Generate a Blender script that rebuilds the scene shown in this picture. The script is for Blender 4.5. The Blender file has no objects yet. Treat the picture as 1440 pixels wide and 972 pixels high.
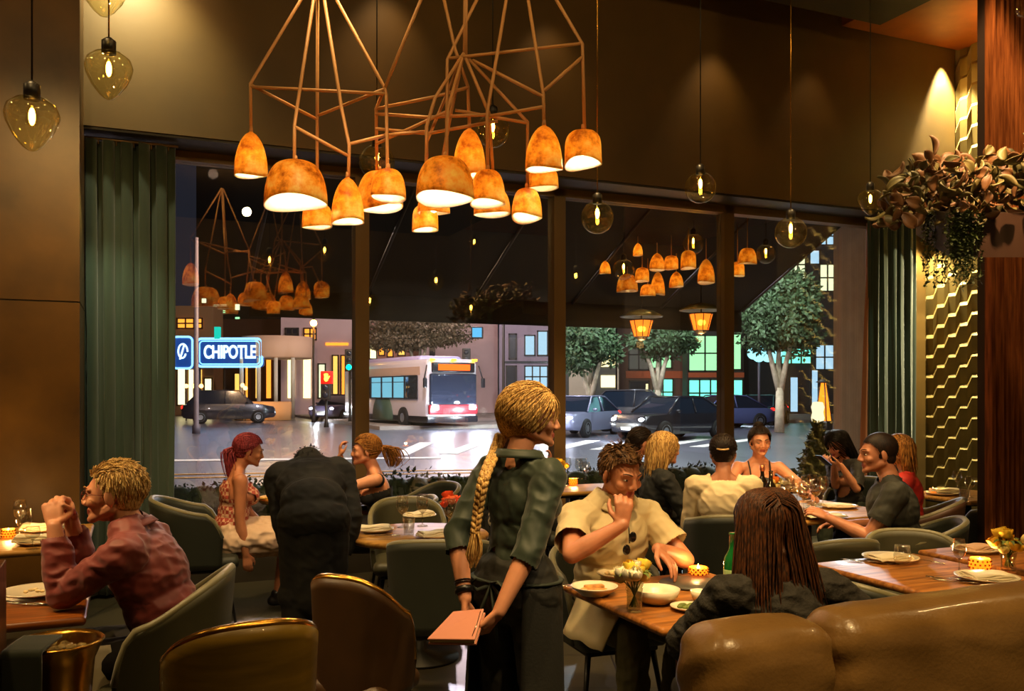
import bpy, math, random
from mathutils import Vector as V, Matrix as M4, noise
random.seed(7)
sc = bpy.context.scene
COL = sc.collection
F = 1250.0; CX = 720.0; HY = 551.0; CZ = 1.6
PI = math.pi
def rad(a): return a*PI/180
def P(px, py, Y): return V(((px-CX)/F*Y, Y, CZ+(HY-py)/F*Y))
def at(px, py, z=0.75):
    Y = F*(CZ-z)/(py-HY); return V(((px-CX)/F*Y, Y, z))
TH = rad(23.2)
UX = V((math.cos(TH), math.sin(TH), 0)); NV = V((-math.sin(TH), math.cos(TH), 0))
O0 = V((-3.229, 6.65, 0))
def R(u, v, z=0.0): return O0+UX*u+NV*v+V((0, 0, z))
def u_at(px, v):
    b = O0+NV*v; k = (px-CX)/F
    return (b.x-k*b.y)/(k*UX.y-UX.x)

# ------------------------------------------------------------ materials
def lin(c):
    return tuple(((x/12.92) if x <= .04045 else ((x+.055)/1.055)**2.4) for x in c)
def rgb(r, g, b): return lin((r/255, g/255, b/255))+(1,)
MATS = {}
def mat(name, col, rough=.6, metal=0, var=0, vscale=8, bump=0, bscale=40, emit=None, estr=0, coat=0, sheen=0, trans=0, spec=.5, col2=None, stretch=None, sss=0, lo=.35, hi=.65, aniso=0):
    if name in MATS: return MATS[name]
    m = bpy.data.materials.new(name); m.use_nodes = True
    nt = m.node_tree; b = nt.nodes['Principled BSDF']
    c = rgb(*col)
    b.inputs['Base Color'].default_value = c
    b.inputs['Roughness'].default_value = rough
    b.inputs['Metallic'].default_value = metal
    b.inputs['Specular IOR Level'].default_value = spec
    b.inputs['Coat Weight'].default_value = coat
    b.inputs['Sheen Weight'].default_value = sheen
    b.inputs['Transmission Weight'].default_value = trans
    if sss:
        b.inputs['Subsurface Weight'].default_value = sss
        b.inputs['Subsurface Radius'].default_value = (.02, .008, .004)
    if emit:
        b.inputs['Emission Color'].default_value = rgb(*emit); b.inputs['Emission Strength'].default_value = estr
    vec = None
    if var or col2 or bump:
        tc = nt.nodes.new('ShaderNodeTexCoord'); mp = nt.nodes.new('ShaderNodeMapping')
        nt.links.new(tc.outputs['Object'], mp.inputs['Vector'])
        if stretch: mp.inputs['Scale'].default_value = stretch
        vec = mp.outputs['Vector']
    if var or col2:
        n = nt.nodes.new('ShaderNodeTexNoise'); n.inputs['Scale'].default_value = vscale; n.inputs['Detail'].default_value = 5
        nt.links.new(vec, n.inputs['Vector'])
        r = nt.nodes.new('ShaderNodeValToRGB')
        r.color_ramp.elements[0].position = lo; r.color_ramp.elements[1].position = hi
        if col2: r.color_ramp.elements[0].color = rgb(*col2); r.color_ramp.elements[1].color = c
        else:
            r.color_ramp.elements[0].color = tuple(x*(1-var) for x in c[:3])+(1,)
            r.color_ramp.elements[1].color = tuple(min(1, x*(1+var)) for x in c[:3])+(1,)
        nt.links.new(n.outputs['Fac'], r.inputs['Fac']); nt.links.new(r.outputs['Color'], b.inputs['Base Color'])
    if bump:
        n2 = nt.nodes.new('ShaderNodeTexNoise'); n2.inputs['Scale'].default_value = bscale; n2.inputs['Detail'].default_value = 4
        nt.links.new(vec, n2.inputs['Vector'])
        bp = nt.nodes.new('ShaderNodeBump'); bp.inputs['Strength'].default_value = bump; bp.inputs['Distance'].default_value = .01
        nt.links.new(n2.outputs['Fac'], bp.inputs['Height']); nt.links.new(bp.outputs['Normal'], b.inputs['Normal'])
    MATS[name] = m
    return m
def emat(name, col, s):
    if name in MATS: return MATS[name]
    m = bpy.data.materials.new(name); m.use_nodes = True; nt = m.node_tree; nt.nodes.clear()
    e = nt.nodes.new('ShaderNodeEmission'); e.inputs[0].default_value = rgb(*col); e.inputs[1].default_value = s
    o = nt.nodes.new('ShaderNodeOutputMaterial'); nt.links.new(e.outputs[0], o.inputs[0]); MATS[name] = m; return m
def thin_glass(name, tint=(1, 1, 1), ior=1.5, rough=0.0, refl=(1, 1, 1)):
    if name in MATS: return MATS[name]
    m = bpy.data.materials.new(name); m.use_nodes = True; nt = m.node_tree; nt.nodes.clear()
    t = nt.nodes.new('ShaderNodeBsdfTransparent'); t.inputs[0].default_value = tint+(1,)
    g = nt.nodes.new('ShaderNodeBsdfGlossy'); g.inputs['Roughness'].default_value = rough; g.inputs['Color'].default_value = refl+(1,)
    f = nt.nodes.new('ShaderNodeFresnel'); f.inputs[0].default_value = ior
    x = nt.nodes.new('ShaderNodeMixShader'); o = nt.nodes.new('ShaderNodeOutputMaterial')
    gm = nt.nodes.new('ShaderNodeNewGeometry'); m1 = nt.nodes.new('ShaderNodeMath'); m1.operation = 'MULTIPLY_ADD'; m1.inputs[1].default_value = -2; m1.inputs[2].default_value = 1
    m2 = nt.nodes.new('ShaderNodeMath'); m2.operation = 'POWER'; m2.inputs[0].default_value = ior
    nt.links.new(gm.outputs['Backfacing'], m1.inputs[0]); nt.links.new(m1.outputs[0], m2.inputs[1]); nt.links.new(m2.outputs[0], f.inputs[0])
    nt.links.new(f.outputs[0], x.inputs[0]); nt.links.new(t.outputs[0], x.inputs[1]); nt.links.new(g.outputs[0], x.inputs[2]); nt.links.new(x.outputs[0], o.inputs[0])
    MATS[name] = m; return m
def wood(name, c1, c2, rough=.35, scale=3, coat=.3, axis=0):
    if name in MATS: return MATS[name]
    s = [14, 14, 14]; s[axis] = 1.2
    return mat(name, c1, rough, spec=.25, col2=c2, vscale=scale, stretch=tuple(s), coat=coat, bump=.05, bscale=10)

# ------------------------------------------------------------ mesh builder
class MB:
    def __init__(s): s.v = []; s.f = []; s.m = []; s.mi = 0
    def add(s, vs, fs):
        o = len(s.v); s.v += [V(a) for a in vs]; s.f += [tuple(i+o for i in f) for f in fs]; s.m += [s.mi]*len(fs); return s
    def box(s, c, d, Mx=None, bev=0):
        hx, hy, hz = d[0]/2, d[1]/2, d[2]/2
        if bev <= 0:
            vs = [V((x*hx, y*hy, z*hz)) for z in (-1, 1) for y in (-1, 1) for x in (-1, 1)]
            fs = [(0, 2, 3, 1), (4, 5, 7, 6), (0, 1, 5, 4), (2, 6, 7, 3), (0, 4, 6, 2), (1, 3, 7, 5)]
        else:
            b = min(bev, hx*.99, hy*.99, hz*.99); vs = []; fs = []
            # rounded box: 3 rings of profile
            n = 3; prof = []
            rings = []
            for k in range(n+1):
                a = k/n*PI/2; rings.append((-hz+b-b*math.cos(a), b-b*math.sin(a)))
            rr = rings+[(-z, i) for z, i in rings[::-1]]
            def ring(ins, z):
                out = []
                rb = b
                for (sx, sy, a0) in ((1, 1, 0), (-1, 1, 90), (-1, -1, 180), (1, -1, 270)):
                    for q in range(4):
                        a = rad(a0+q*30)
                        out.append(V((sx*(hx-rb)+math.cos(a)*(rb-ins), sy*(hy-rb)+math.sin(a)*(rb-ins), z)))
                return out
            N = 16
            for z, ins in rr: vs += ring(min(ins, b), z)
            for i in range(len(rr)-1):
                for j in range(N):
                    fs.append((i*N+j, i*N+(j+1) % N, (i+1)*N+(j+1) % N, (i+1)*N+j))
            fs.append(tuple(range(N))[::-1]); fs.append(tuple((len(rr)-1)*N+j for j in range(N)))
        c = V(c)
        vs = [(Mx @ a if Mx else a)+c for a in vs]
        return s.add(vs, fs)
    def tube(s, pts, r, seg=8, closed=False, caps=True, flat=1.0):
        pts = [V(p) for p in pts]; n = len(pts)
        rs = r if isinstance(r, (list, tuple)) else [r]*n
        vs = []; fs = []; up = None
        for i in range(n):
            if closed: t = pts[(i+1) % n]-pts[i-1]
            else: t = pts[min(i+1, n-1)]-pts[max(i-1, 0)]
            if t.length < 1e-9: t = V((0, 0, 1))
            t.normalize()
            if up is None:
                a = V((0, 0, 1)) if abs(t.z) < .9 else V((1, 0, 0))
                up = (a-t*a.dot(t)).normalized()
            else:
                up = up-t*up.dot(t)
                up = up.normalized() if up.length > 1e-6 else V((1, 0, 0))
            sd = t.cross(up)
            for k in range(seg):
                a = 2*PI*k/seg
                vs.append(pts[i]+(up*math.cos(a)*flat+sd*math.sin(a))*rs[i])
        m = n if closed else n-1
        for i in range(m):
            for k in range(seg):
                a = i*seg+k; b = i*seg+(k+1) % seg; c = ((i+1) % n)*seg+(k+1) % seg; d = ((i+1) % n)*seg+k
                fs.append((a, b, c, d))
        if caps and not closed:
            fs.append(tuple(range(seg))[::-1]); fs.append(tuple((n-1)*seg+k for k in range(seg)))
        return s.add(vs, fs)
    def cap(s, p0, r0, p1, r1, seg=12):
        p0 = V(p0); p1 = V(p1); d = p1-p0; L = d.length
        if L < 1e-6: d = V((0, 0, 1)); L = 1e-6
        d = d/d.length if d.length else V((0, 0, 1))
        pts = []; rs = []
        for k in range(5):
            a = k/5*PI/2; pts.append(p0-d*(r0*math.cos(a))); rs.append(max(r0*math.sin(a), r0*.02))
        pts.append(p0); rs.append(r0); pts.append(p1); rs.append(r1)
        for k in range(4, -1, -1):
            a = k/5*PI/2; pts.append(p1+d*(r1*math.cos(a))); rs.append(max(r1*math.sin(a), r1*.02))
        # straight axis: build rings directly
        a0 = V((0, 0, 1)) if abs(d.z) < .9 else V((1, 0, 0)); up = (a0-d*a0.dot(d)).normalized(); sd = d.cross(up)
        vs = []; fs = []
        for p, r in zip(pts, rs):
            for k in range(seg):
                a = 2*PI*k/seg; vs.append(p+(up*math.cos(a)+sd*math.sin(a))*r)
        n = len(pts)
        for i in range(n-1):
            for k in range(seg): fs.append((i*seg+k, i*seg+(k+1) % seg, (i+1)*seg+(k+1) % seg, (i+1)*seg+k))
        fs.append(tuple(range(seg))[::-1]); fs.append(tuple((n-1)*seg+k for k in range(seg)))
        return s.add(vs, fs)
    def ell(s, c, r, Mx=None, seg=16, rings=10):
        c = V(c); r = V(r) if hasattr(r, '__len__') else V((r, r, r)); vs = []; fs = []
        for i in range(1, rings):
            a = PI*i/rings
            for k in range(seg):
                b = 2*PI*k/seg; q = V((math.sin(a)*math.cos(b)*r.x, math.sin(a)*math.sin(b)*r.y, math.cos(a)*r.z))
                vs.append((Mx @ q if Mx else q)+c)
        top = V((0, 0, r.z)); vs.append((Mx @ top if Mx else top)+c); vs.append((Mx @ -top if Mx else -top)+c)
        T = len(vs)-2; B = T+1; n = rings-1
        for k in range(seg):
            fs.append((T, k, (k+1) % seg)); fs.append((B, (n-1)*seg+(k+1) % seg, (n-1)*seg+k))
        for i in range(n-1):
            for k in range(seg): fs.append((i*seg+k, (i+1)*seg+k, (i+1)*seg+(k+1) % seg, i*seg+(k+1) % seg))
        return s.add(vs, fs)
    def lathe(s, prof, c=(0, 0, 0), seg=24, Mx=None, cx=1, cy=1):
        c = V(c); vs = []; fs = []; n = len(prof)
        for r, z in prof:
            for k in range(seg):
                a = 2*PI*k/seg; q = V((r*math.cos(a)*cx, r*math.sin(a)*cy, z)); vs.append((Mx @ q if Mx else q)+c)
        for i in range(n-1):
            for k in range(seg): fs.append((i*seg+k, i*seg+(k+1) % seg, (i+1)*seg+(k+1) % seg, (i+1)*seg+k))
        if prof[0][0] > 1e-5: fs.append(tuple(range(seg))[::-1])
        if prof[-1][0] > 1e-5: fs.append(tuple((n-1)*seg+k for k in range(seg)))
        return s.add(vs, fs)
    def prism(s, poly, z0, z1, Mx=None, c=(0, 0, 0)):
        n = len(poly); c = V(c)
        vs = [V((x, y, z0)) for x, y in poly]+[V((x, y, z1)) for x, y in poly]
        vs = [(Mx @ a if Mx else a)+c for a in vs]
        fs = [tuple(range(n))[::-1], tuple(range(n, 2*n))]+[(i, (i+1) % n, n+(i+1) % n, n+i) for i in range(n)]
        return s.add(vs, fs)
    def grid(s, fn, nu, nv):
        vs = [fn(i/nu, j/nv) for j in range(nv+1) for i in range(nu+1)]
        fs = [(j*(nu+1)+i, j*(nu+1)+i+1, (j+1)*(nu+1)+i+1, (j+1)*(nu+1)+i) for j in range(nv) for i in range(nu)]
        return s.add(vs, fs)
    def xf(s, Mx): s.v = [Mx @ a for a in s.v]; return s
    def build(s, name, mt=None, parent=None, smooth=True, auto=None, thick=0):
        me = bpy.data.meshes.new(name); me.from_pydata([tuple(a) for a in s.v], [], s.f)
        for m_ in (mt if isinstance(mt, (list, tuple)) else [mt]):
            if m_: me.materials.append(m_)
        if isinstance(mt, (list, tuple)):
            me.polygons.foreach_set('material_index', s.m)
        me.polygons.foreach_set('use_smooth', [bool(smooth)]*len(me.polygons))
        me.update()
        o = bpy.data.objects.new(name, me); COL.objects.link(o)
        if parent: o.parent = parent
        if thick:
            md = o.modifiers.new('s', 'SOLIDIFY'); md.thickness = thick; md.offset = 0
        if auto: sharp(o, auto)
        return o
def sharp(o, ang=35):
    try: o.data.set_sharp_from_angle(angle=rad(ang))
    except Exception: pass
def tag(o, label=None, cat=None, group=None, kind=None):
    if label: o['label'] = label
    if cat: o['category'] = cat
    if group: o['group'] = group
    if kind: o['kind'] = kind
    return o
def empty(name, loc=(0, 0, 0), rz=0, label=None, cat=None, group=None):
    e = bpy.data.objects.new(name, None); COL.objects.link(e); e.location = loc; e.rotation_euler = (0, 0, rz); e.empty_display_size = .05
    tag(e, label, cat, group); return e
KIDS = {}
def copy_tree(o, parent=None):
    c = o.copy(); COL.objects.link(c)
    if parent: c.parent = parent
    for ch in list(o.children): copy_tree(ch, c)
    return c
def struct(o): o['kind'] = 'structure'; return o
def ev(o):
    dg = bpy.context.evaluated_depsgraph_get(); dg.update()
    return bpy.data.meshes.new_from_object(o.evaluated_get(dg))
def voxel(mb, vs, name, mts, parent=None, smooth=3, wr=0, wscale=(10, 10, 22), cut=None, midx=None, seed=0, dec=0):
    me = bpy.data.meshes.new('tmp'); me.from_pydata([tuple(a) for a in mb.v], [], mb.f)
    o = bpy.data.objects.new('tmp', me); COL.objects.link(o)
    r = o.modifiers.new('r', 'REMESH'); r.mode = 'VOXEL'; r.voxel_size = vs
    if smooth: sm = o.modifiers.new('s', 'SMOOTH'); sm.factor = .5; sm.iterations = smooth
    m2 = ev(o); bpy.data.objects.remove(o); bpy.data.meshes.remove(me)
    m2.name = name; m2.materials.clear()
    for q in (mts if isinstance(mts, (list, tuple)) else [mts]): m2.materials.append(q)
    if wr:
        sx, sy, sz = wscale; off = V((seed*3.1, seed*1.7, seed*2.3))
        nn = [(v.co.copy(), v.normal.copy()) for v in m2.vertices]; cs = []
        for c, nv_ in nn:
            w = noise.noise(V((c.x*sx, c.y*sy, c.z*sz))+off)+.5*noise.noise(V((c.x*sx*2.3+c.z*14, c.y*sy*2.3, c.z*sz*1.7))+off)
            w = 1-abs(w)*2
            cs.extend(c+nv_*(w*wr))
        m2.vertices.foreach_set('co', cs)
    if cut:
        import bmesh
        b = bmesh.new(); b.from_mesh(m2)
        dl = [f for f in b.faces if cut(f.calc_center_median())]
        bmesh.ops.delete(b, geom=dl, context='FACES'); b.to_mesh(m2); b.free()
    if midx:
        for p in m2.polygons: p.material_index = midx(p.center)
    m2.polygons.foreach_set('use_smooth', [True]*len(m2.polygons)); m2.update()
    o = bpy.data.objects.new(name, m2); COL.objects.link(o)
    if parent: o.parent = parent
    return o
def plight(name, loc, power, col=(1, .62, .28), r=.03, parent=None):
    l = bpy.data.lights.new(name, 'POINT'); l.energy = power; l.color = col; l.shadow_soft_size = r
    o = bpy.data.objects.new(name, l); COL.objects.link(o); o.location = loc
    if parent: o.parent = parent
    return o
def spot(name, loc, target, power, col=(1, .62, .28), ang=60, blend=.6, r=.05):
    l = bpy.data.lights.new(name, 'SPOT'); l.energy = power; l.color = col; l.spot_size = rad(ang); l.spot_blend = blend; l.shadow_soft_size = r
    o = bpy.data.objects.new(name, l); COL.objects.link(o); o.location = loc
    o.rotation_euler = (V(target)-V(loc)).to_track_quat('-Z', 'Y').to_euler(); return o
# ------------------------------------------------------------ people
def ik(S, W, l1, l2, pole):
    d = W-S; L = d.length
    if L > (l1+l2)*.995: W = S+d*((l1+l2)*.995/L); d = W-S; L = d.length
    if L < abs(l1-l2)+.02: L = abs(l1-l2)+.02
    a = (l1*l1-l2*l2+L*L)/(2*L); h = math.sqrt(max(l1*l1-a*a, 0)); dn = d.normalized()
    p = V(pole); p = p-dn*p.dot(dn)
    p = p.normalized() if p.length > 1e-4 else V((0, 0, -1))
    return S+dn*a+p*h, W
def hand(E, w, d, n, sg, curl=.35, s=1, spread=1.0):
    d = d.normalized(); n = (n-d*n.dot(d)).normalized(); t = d.cross(n)*sg
    Mx = M4((t, d, n)).transposed()
    E.ell(w+d*.048*s, V((.036, .05, .014))*s, Mx, 12, 8)
    offs = (.030, .010, -.010, -.029); Ls = (.070, .079, .073, .056)
    for i in range(4):
        k = w+d*(.090-.004*abs(i-1))*s+t*offs[i]*s
        E.cap(w+d*.01*s+t*offs[i]*.5*s, .013*s, k, .0115*s, 8)
        a = 0; p = k
        for j, (fr, bd, r0, r1) in enumerate(((.44, .75, .0098, .0088), (.31, 1.05, .0088, .008), (.25, .7, .008, .0068))):
            a += curl*bd*(1+.12*i)
            q = p+(d*math.cos(a)+n*math.sin(a)+t*(1.5-i)*.05*spread).normalized()*Ls[i]*fr*s
            E.cap(p, r0*s, q, r1*s, 8); p = q
    b = w+d*.018*s+t*.022*s
    q1 = b+(d*.62+t*.62+n*.38*(.5+curl)).normalized()*.045*s
    q2 = q1+(d*.9+t*.2+n*.35*(.5+curl)).normalized()*.033*s
    q3 = q2+(d*.9-t*.1+n*.4*(.5+curl)).normalized()*.024*s
    E.cap(b, .015*s, q1, .012*s, 8); E.cap(q1, .0115*s, q2, .010*s, 8); E.cap(q2, .010*s, q3, .0075*s, 8)
HAIRLN = None
def skinmat(key):
    c = {'fair': (205, 140, 105), 'tan': (185, 120, 85), 'warm': (195, 128, 95), 'brown': (150, 92, 62)}[key]
    return mat('skin_'+key, c, .5, var=.08, vscale=14, bump=.04, bscale=120, sss=.08)
def hairmat(name, c1, c2): return mat('hair_'+name, c1, .55, col2=c2, vscale=30, stretch=(6, 6, .8), spec=.25, lo=.4, hi=.6)
LIP = mat('lip', (165, 75, 65), .4)
EYEW = mat('eye_white', (190, 175, 155), .2, coat=.6); IRIS = mat('eye_iris', (45, 28, 18), .2, coat=.6)
BROW = mat('eyebrow_hair', (60, 38, 22), .7)

def person(label, x, y, face, H=1.70, fem=False, sit=True, lean=8, side=0, twist=0, head=(0, 0, 0), skin='warm', vox=.007,
           aL=None, aR=None, legs=None, top=None, bottom=None, hair=None, seat=.46, group=None, shoes=True, browc=None, wide=1.0, facep=True):
    s = H/1.71
    root = empty('person', (x, y, 0), rad(face), label, 'person', group)
    W = M4.Translation((x, y, 0)) @ M4.Rotation(rad(face), 4, 'Z'); Wi = W.inverted()
    hz = (seat+.085) if sit else .915*s
    hip = V((0, 0, hz))
    T = M4.Translation(hip) @ M4.Rotation(rad(twist), 4, 'Z') @ M4.Rotation(rad(side), 4, 'Y') @ M4.Rotation(-rad(lean), 4, 'X') @ M4.Scale(s, 4)
    T0 = M4.Translation(hip) @ M4.Rotation(rad(twist)*.5, 4, 'Z') @ M4.Rotation(-rad(lean)*.4, 4, 'X') @ M4.Scale(s, 4)
    Ti = T.inverted()
    def torso(E, g=0, b=1.0):
        w = wide
        def e(Mx, c, r):
            r = V(r); r = V((r.x*w+g, r.y*w+g, r.z+g*.6)); R3 = Mx.to_3x3(); E.ell(Mx @ V(c), r, R3, 20, 14)
        def cp(a, ra, c, rb): E.cap(T @ V(a), (ra+g)*s, T @ V(c), (rb+g)*s, 14)
        if fem:
            e(T0, (0, -.01, .0), (.172, .118, .115)); e(T0, (0, 0, .10), (.135, .10, .11)); e(T, (0, -.005, .20), (.118, .09, .13))
            e(T, (0, -.008, .34), (.138, .098, .15))
            for q in (-1, 1): e(T, (q*.065*b, .075, .325), (.058, .055, .06))
            sx = .155*w
            cp((-sx+.02, -.015, .435), .048, (sx-.02, -.015, .435), .048)
            for q in (-1, 1): cp((q*.09, -.02, .445), .036, (q*.02, -.015, .50), .042)
        else:
            e(T0, (0, -.01, .0), (.165, .12, .115)); e(T0, (0, 0, .10), (.150, .112, .12)); e(T, (0, 0, .19), (.145, .112, .14))
            e(T, (0, -.005, .335), (.168, .122, .165))
            sx = .18*w
            cp((-sx+.02, -.015, .435), .062, (sx-.02, -.015, .435), .062)
            for q in (-1, 1): cp((q*.11, -.02, .45), .045, (q*.03, -.015, .51), .052)
    sx = (.165 if fem else .19)*wide
    arms = {}
    k = .9 if fem else 1.0
    for sg, a in ((-1, aL), (1, aR)):
        a = a or {}
        S = T @ V((sg*sx, -.01, .44))
        if 'w' in a: Wt = Wi @ V(a['w'])
        else: Wt = T @ V(a.get('l', (sg*.14, .28, .02)))
        pole = a.get('pole', (sg*.5, -.5, -.6))
        if a.get('wp'): pole = Wi.to_3x3() @ V(pole)
        El, Wt = ik(S, Wt, .285*s, .25*s, pole)
        d = a.get('d'); d = (Wi.to_3x3() @ V(d)) if d else (Wt-El)
        n = a.get('n'); n = (Wi.to_3x3() @ V(n)) if n else V((-sg*.5, .1, -.8))
        arms[sg] = (S, El, Wt, d, n, a)
    def armE(E, sg, g=0, t=1.0, flare=0, hands=False):
        S, El, Wt, d, n, a = arms[sg]
        r1, r2, r3, r4 = [.052*k*s+g, .041*k*s+g, .043*k*s+g, .027*k*s+g]
        tt = min(t*2, 1)
        if t > 0:
            E.cap(S, r1+.004, S+(El-S)*.25, r1, 14)
            E.cap(S, r1, S+(El-S)*tt, r1+(r2-r1)*tt+flare*(1 if t <= .5 else 0), 14)
        if t > .5:
            q = (t-.5)*2; m = El+(Wt-El)*min(.3, q)
            E.cap(El, r2, m, r3, 14)
            if q > .3: E.cap(m, r3, El+(Wt-El)*q, r3+(r4-r3)*q+flare, 14)
        if hands and not a.get('nohand'): hand(E, Wt, d, n, sg, a.get('curl', .35), s*(.93 if fem else 1.03), a.get('spread', 1))
    lg = {}
    for sg in (-1, 1):
        L = (legs or {}).get(sg)
        if L: kn, an = Wi @ V(L[0]), Wi @ V(L[1])
        elif sit: kn = V((sg*.13, .44*s, hz-.0)); an = V((sg*.12, .42*s+(.02 if sg > 0 else -.06), .09))
        else: kn = V((sg*.095, .02*s, .50*s)); an = V((sg*.10, -.02*s, .09))
        lg[sg] = (V((sg*.088*s, .0, hz)), kn, an)
    def legE(E, sg, g=0, t=1.0, flare=0):
        h, kn, an = lg[sg]
        E.cap(h, .088*s+g, kn, .058*s+g, 14)
        if t > .5: E.cap(kn, .058*s+g, kn+(an-kn)*.35, .056*s+g, 14); E.cap(kn+(an-kn)*.35, .056*s+g, an, .036*s+g+flare, 14)
    # head frame
    hs = s*(.965 if fem else 1.02)
    piv = T @ V((0, .004, .545)); yaw, pit, rol = head
    Rb = M4.Rotation(rad(twist), 4, 'Z') @ M4.Rotation(-rad(lean)*.35, 4, 'X')
    Hm = M4.Translation(piv) @ Rb @ M4.Rotation(rad(yaw), 4, 'Z') @ M4.Rotation(-rad(pit), 4, 'X') @ M4.Rotation(rad(rol), 4, 'Y') @ M4.Translation((0, .033*hs, .112*hs)) @ M4.Scale(hs, 4)
    Hi = Hm.inverted(); H3 = Hm.to_3x3()
    E = MB(); torso(E)
    E.cap(T @ V((0, -.02, .46)), .064*k*s, T @ V((0, -.018, .52)), .056*k*s, 16); E.cap(T @ V((0, -.018, .52)), .056*k*s, Hm @ V((0, -.022, -.045)), .054*k*s, 16)
    for sg in (-1, 1):
        armE(E, sg, hands=True); legE(E, sg)
        h, kn, an = lg[sg]
        E.cap(an, .038*s, an+V((0, .10, -.04))*s, .034*s); E.cap(an+V((0, .05, -.04))*s, .036*s, an+V((0, .16, -.055))*s, .028*s); E.cap(an, .036*s, an+V((0, -.045, -.045))*s, .034*s)
    def he(c, r, rot=None):
        R3 = H3 @ rot if rot else H3
        E.ell(Hm @ V(c), V(r), R3, 22, 14)
    def hc(a, ra, c, rb): E.cap(Hm @ V(a), ra*hs, Hm @ V(c), rb*hs, 10)
    he((0, -.020, .032), (.076, .096, .086)); he((0, .028, -.005), (.063, .064, .085)); he((0, .026, -.045), (.054, .055, .058))
    for q in (-1, 1):
        hc((q*.052, -.01, -.05), .024, (q*.014, .068, -.088), .018)
        he((q*.040, .060, -.027), (.024, .024, .022))
        he((q*.079, -.012, -.008), (.009, .019, .032), M4.Rotation(rad(-12), 3, 'X') @ M4.Rotation(rad(-q*22), 3, 'Z'))
        he((q*.012, .095, -.034), (.010, .011, .009))
        hc((q*.012, .084, .020), .012, (q*.046, .070, .020), .010)
    he((0, .075, -.093), (.020, .018, .016))
    hc((0, .084, .014), .009, (0, .104, -.026), .0115); hc((0, .098, -.028), .010, (0, .106, -.030), .010)
    hc((-.016, .082, -.057), .0075, (.016, .082, -.057), .0075); hc((-.014, .081, -.068), .0085, (.014, .081, -.068), .0085)
    hc((0, .086, -.057), .0075, (0, .085, -.068), .008)
    def mi(c):
        q = Hi @ c
        return 1 if (abs(q.x) < .025-abs(q.z+.062)*.6 and q.y > .078 and -.077 < q.z < -.051) else 0
    body = voxel(E, vox, 'body', [skinmat(skin), LIP], root, 3 if vox < .006 else 2, midx=mi if facep else None)
    if facep:
        for q in (-1, 1):
            e = MB(); e.ell(Hm @ V((q*.031, .0722, .000)), V((.0130, .0120, .0068))*1.0, H3, 12, 8)
            eo = e.build('eye', EYEW, root)
            e = MB(); e.ell(Hm @ V((q*.031, .0815, .0002)), V((.0058, .0038, .0052)), H3, 10, 6); e.build('iris', IRIS, eo)
            e = MB(); e.tube([Hm @ V((q*(.012+.042*t_), .097-.018*t_*t_-.004*t_, .024+.008*math.sin(t_*PI*.8))) for t_ in (0, .25, .5, .75, 1)], [.002*hs, .004*hs, .0038*hs, .003*hs, .001*hs], 6, flat=.8)
            e.build('eyebrow', browc or BROW, root)
    ctx = dict(root=root, T=T, T0=T0, Ti=Ti, Hm=Hm, Hi=Hi, H3=H3, hs=hs, s=s, arms=arms, legs=lg, W=W, Wi=Wi, torso=torso, armE=armE, legE=legE, hz=hz)
    if top:
        E = MB(); g = top.get('g', .014); torso(E, g)
        sl = top.get('sleeve', 1.0)
        if sl > 0:
            for sg in (-1, 1): armE(E, sg, g=top.get('ag', .012), t=top.get('sl', {}).get(sg, sl), flare=top.get('flare', .004))
        if top.get('loose'):  # skirt of the shirt hanging
            E.cap(T0 @ V((0, 0, .12)), .13*s+g, T0 @ V((0, 0, -.05)), .15*s+g+.01)
        nk = top.get('neck', .50); hem = top.get('hem', -.09); nf = top.get('neckf')
        ends = []
        for sg in (-1, 1):
            t_ = top.get('sl', {}).get(sg, sl); S_, E_, W_ = arms[sg][:3]
            if t_ <= 0: continue
            if t_ <= .5: ends.append((S_+(E_-S_)*t_*2*.96, (E_-S_).normalized()))
            else: ends.append((E_+(W_-E_)*(t_-.5)*2*.97, (W_-E_).normalized()))
        def cut(c):
            q = Ti @ c
            for pe, de in ends:
                w_ = c-pe
                if w_.dot(de) > 0 and w_.length < .13: return True
            if nk < q.z < .75 and ((math.hypot(q.x, q.y+.01) < (.068 if top.get('collar') else .10)) if nk > .45 else (abs(q.x) < .17 and abs(q.y) < .15)): return True
            if nf and nf(q): return True
            q0 = T0.inverted() @ c
            return q0.z < hem and abs(q0.x) < .3 and (Ti @ c).z < .1 and not (sl > .5 and any((c-arms[z_][1]).length < .14 or (c-arms[z_][2]).length < .16 for z_ in (-1, 1)))
        sh = voxel(E, max(vox, .006), top.get('name', 'shirt'), top['mat'], root, 4, wr=top.get('wr', .006), wscale=top.get('ws', (9, 9, 16)), cut=cut, seed=top.get('seed', 1))
        ctx['shirt'] = sh
        if top.get('collar'):
            C = MB(); n_ = 22
            for q in (0,):
                ring = []
                def cf(i, j):
                    a = 2*PI*i+PI/2+.001
                    open_ = .0 if top.get('closed') else .0
                    rr = .078+.004*j
                    z = .500+.055*j-.0 - (.03*max(0, math.sin(a))**2)
                    if j > .5: rr = .080+.022*(j-.5)*2; z = .5275+.012-.045*(j-.5)*2*.9-(.03*max(0, math.sin(a))**2)+.002
                    return T @ V((math.cos(a)*rr, -.012+math.sin(a)*(rr+.004), z))
                C.grid(cf, 28, 8)
            C.build('collar', top['mat'], sh, thick=.004)
        if top.get('buttons'):
            B = MB()
            for i in range(5): B.ell(T @ V((0, .135+.012*math.sin(i), .46-.075*i)), .006, None, 8, 6)
            B.build('button', mat('button', (60, 40, 30), .4), sh)
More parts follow.
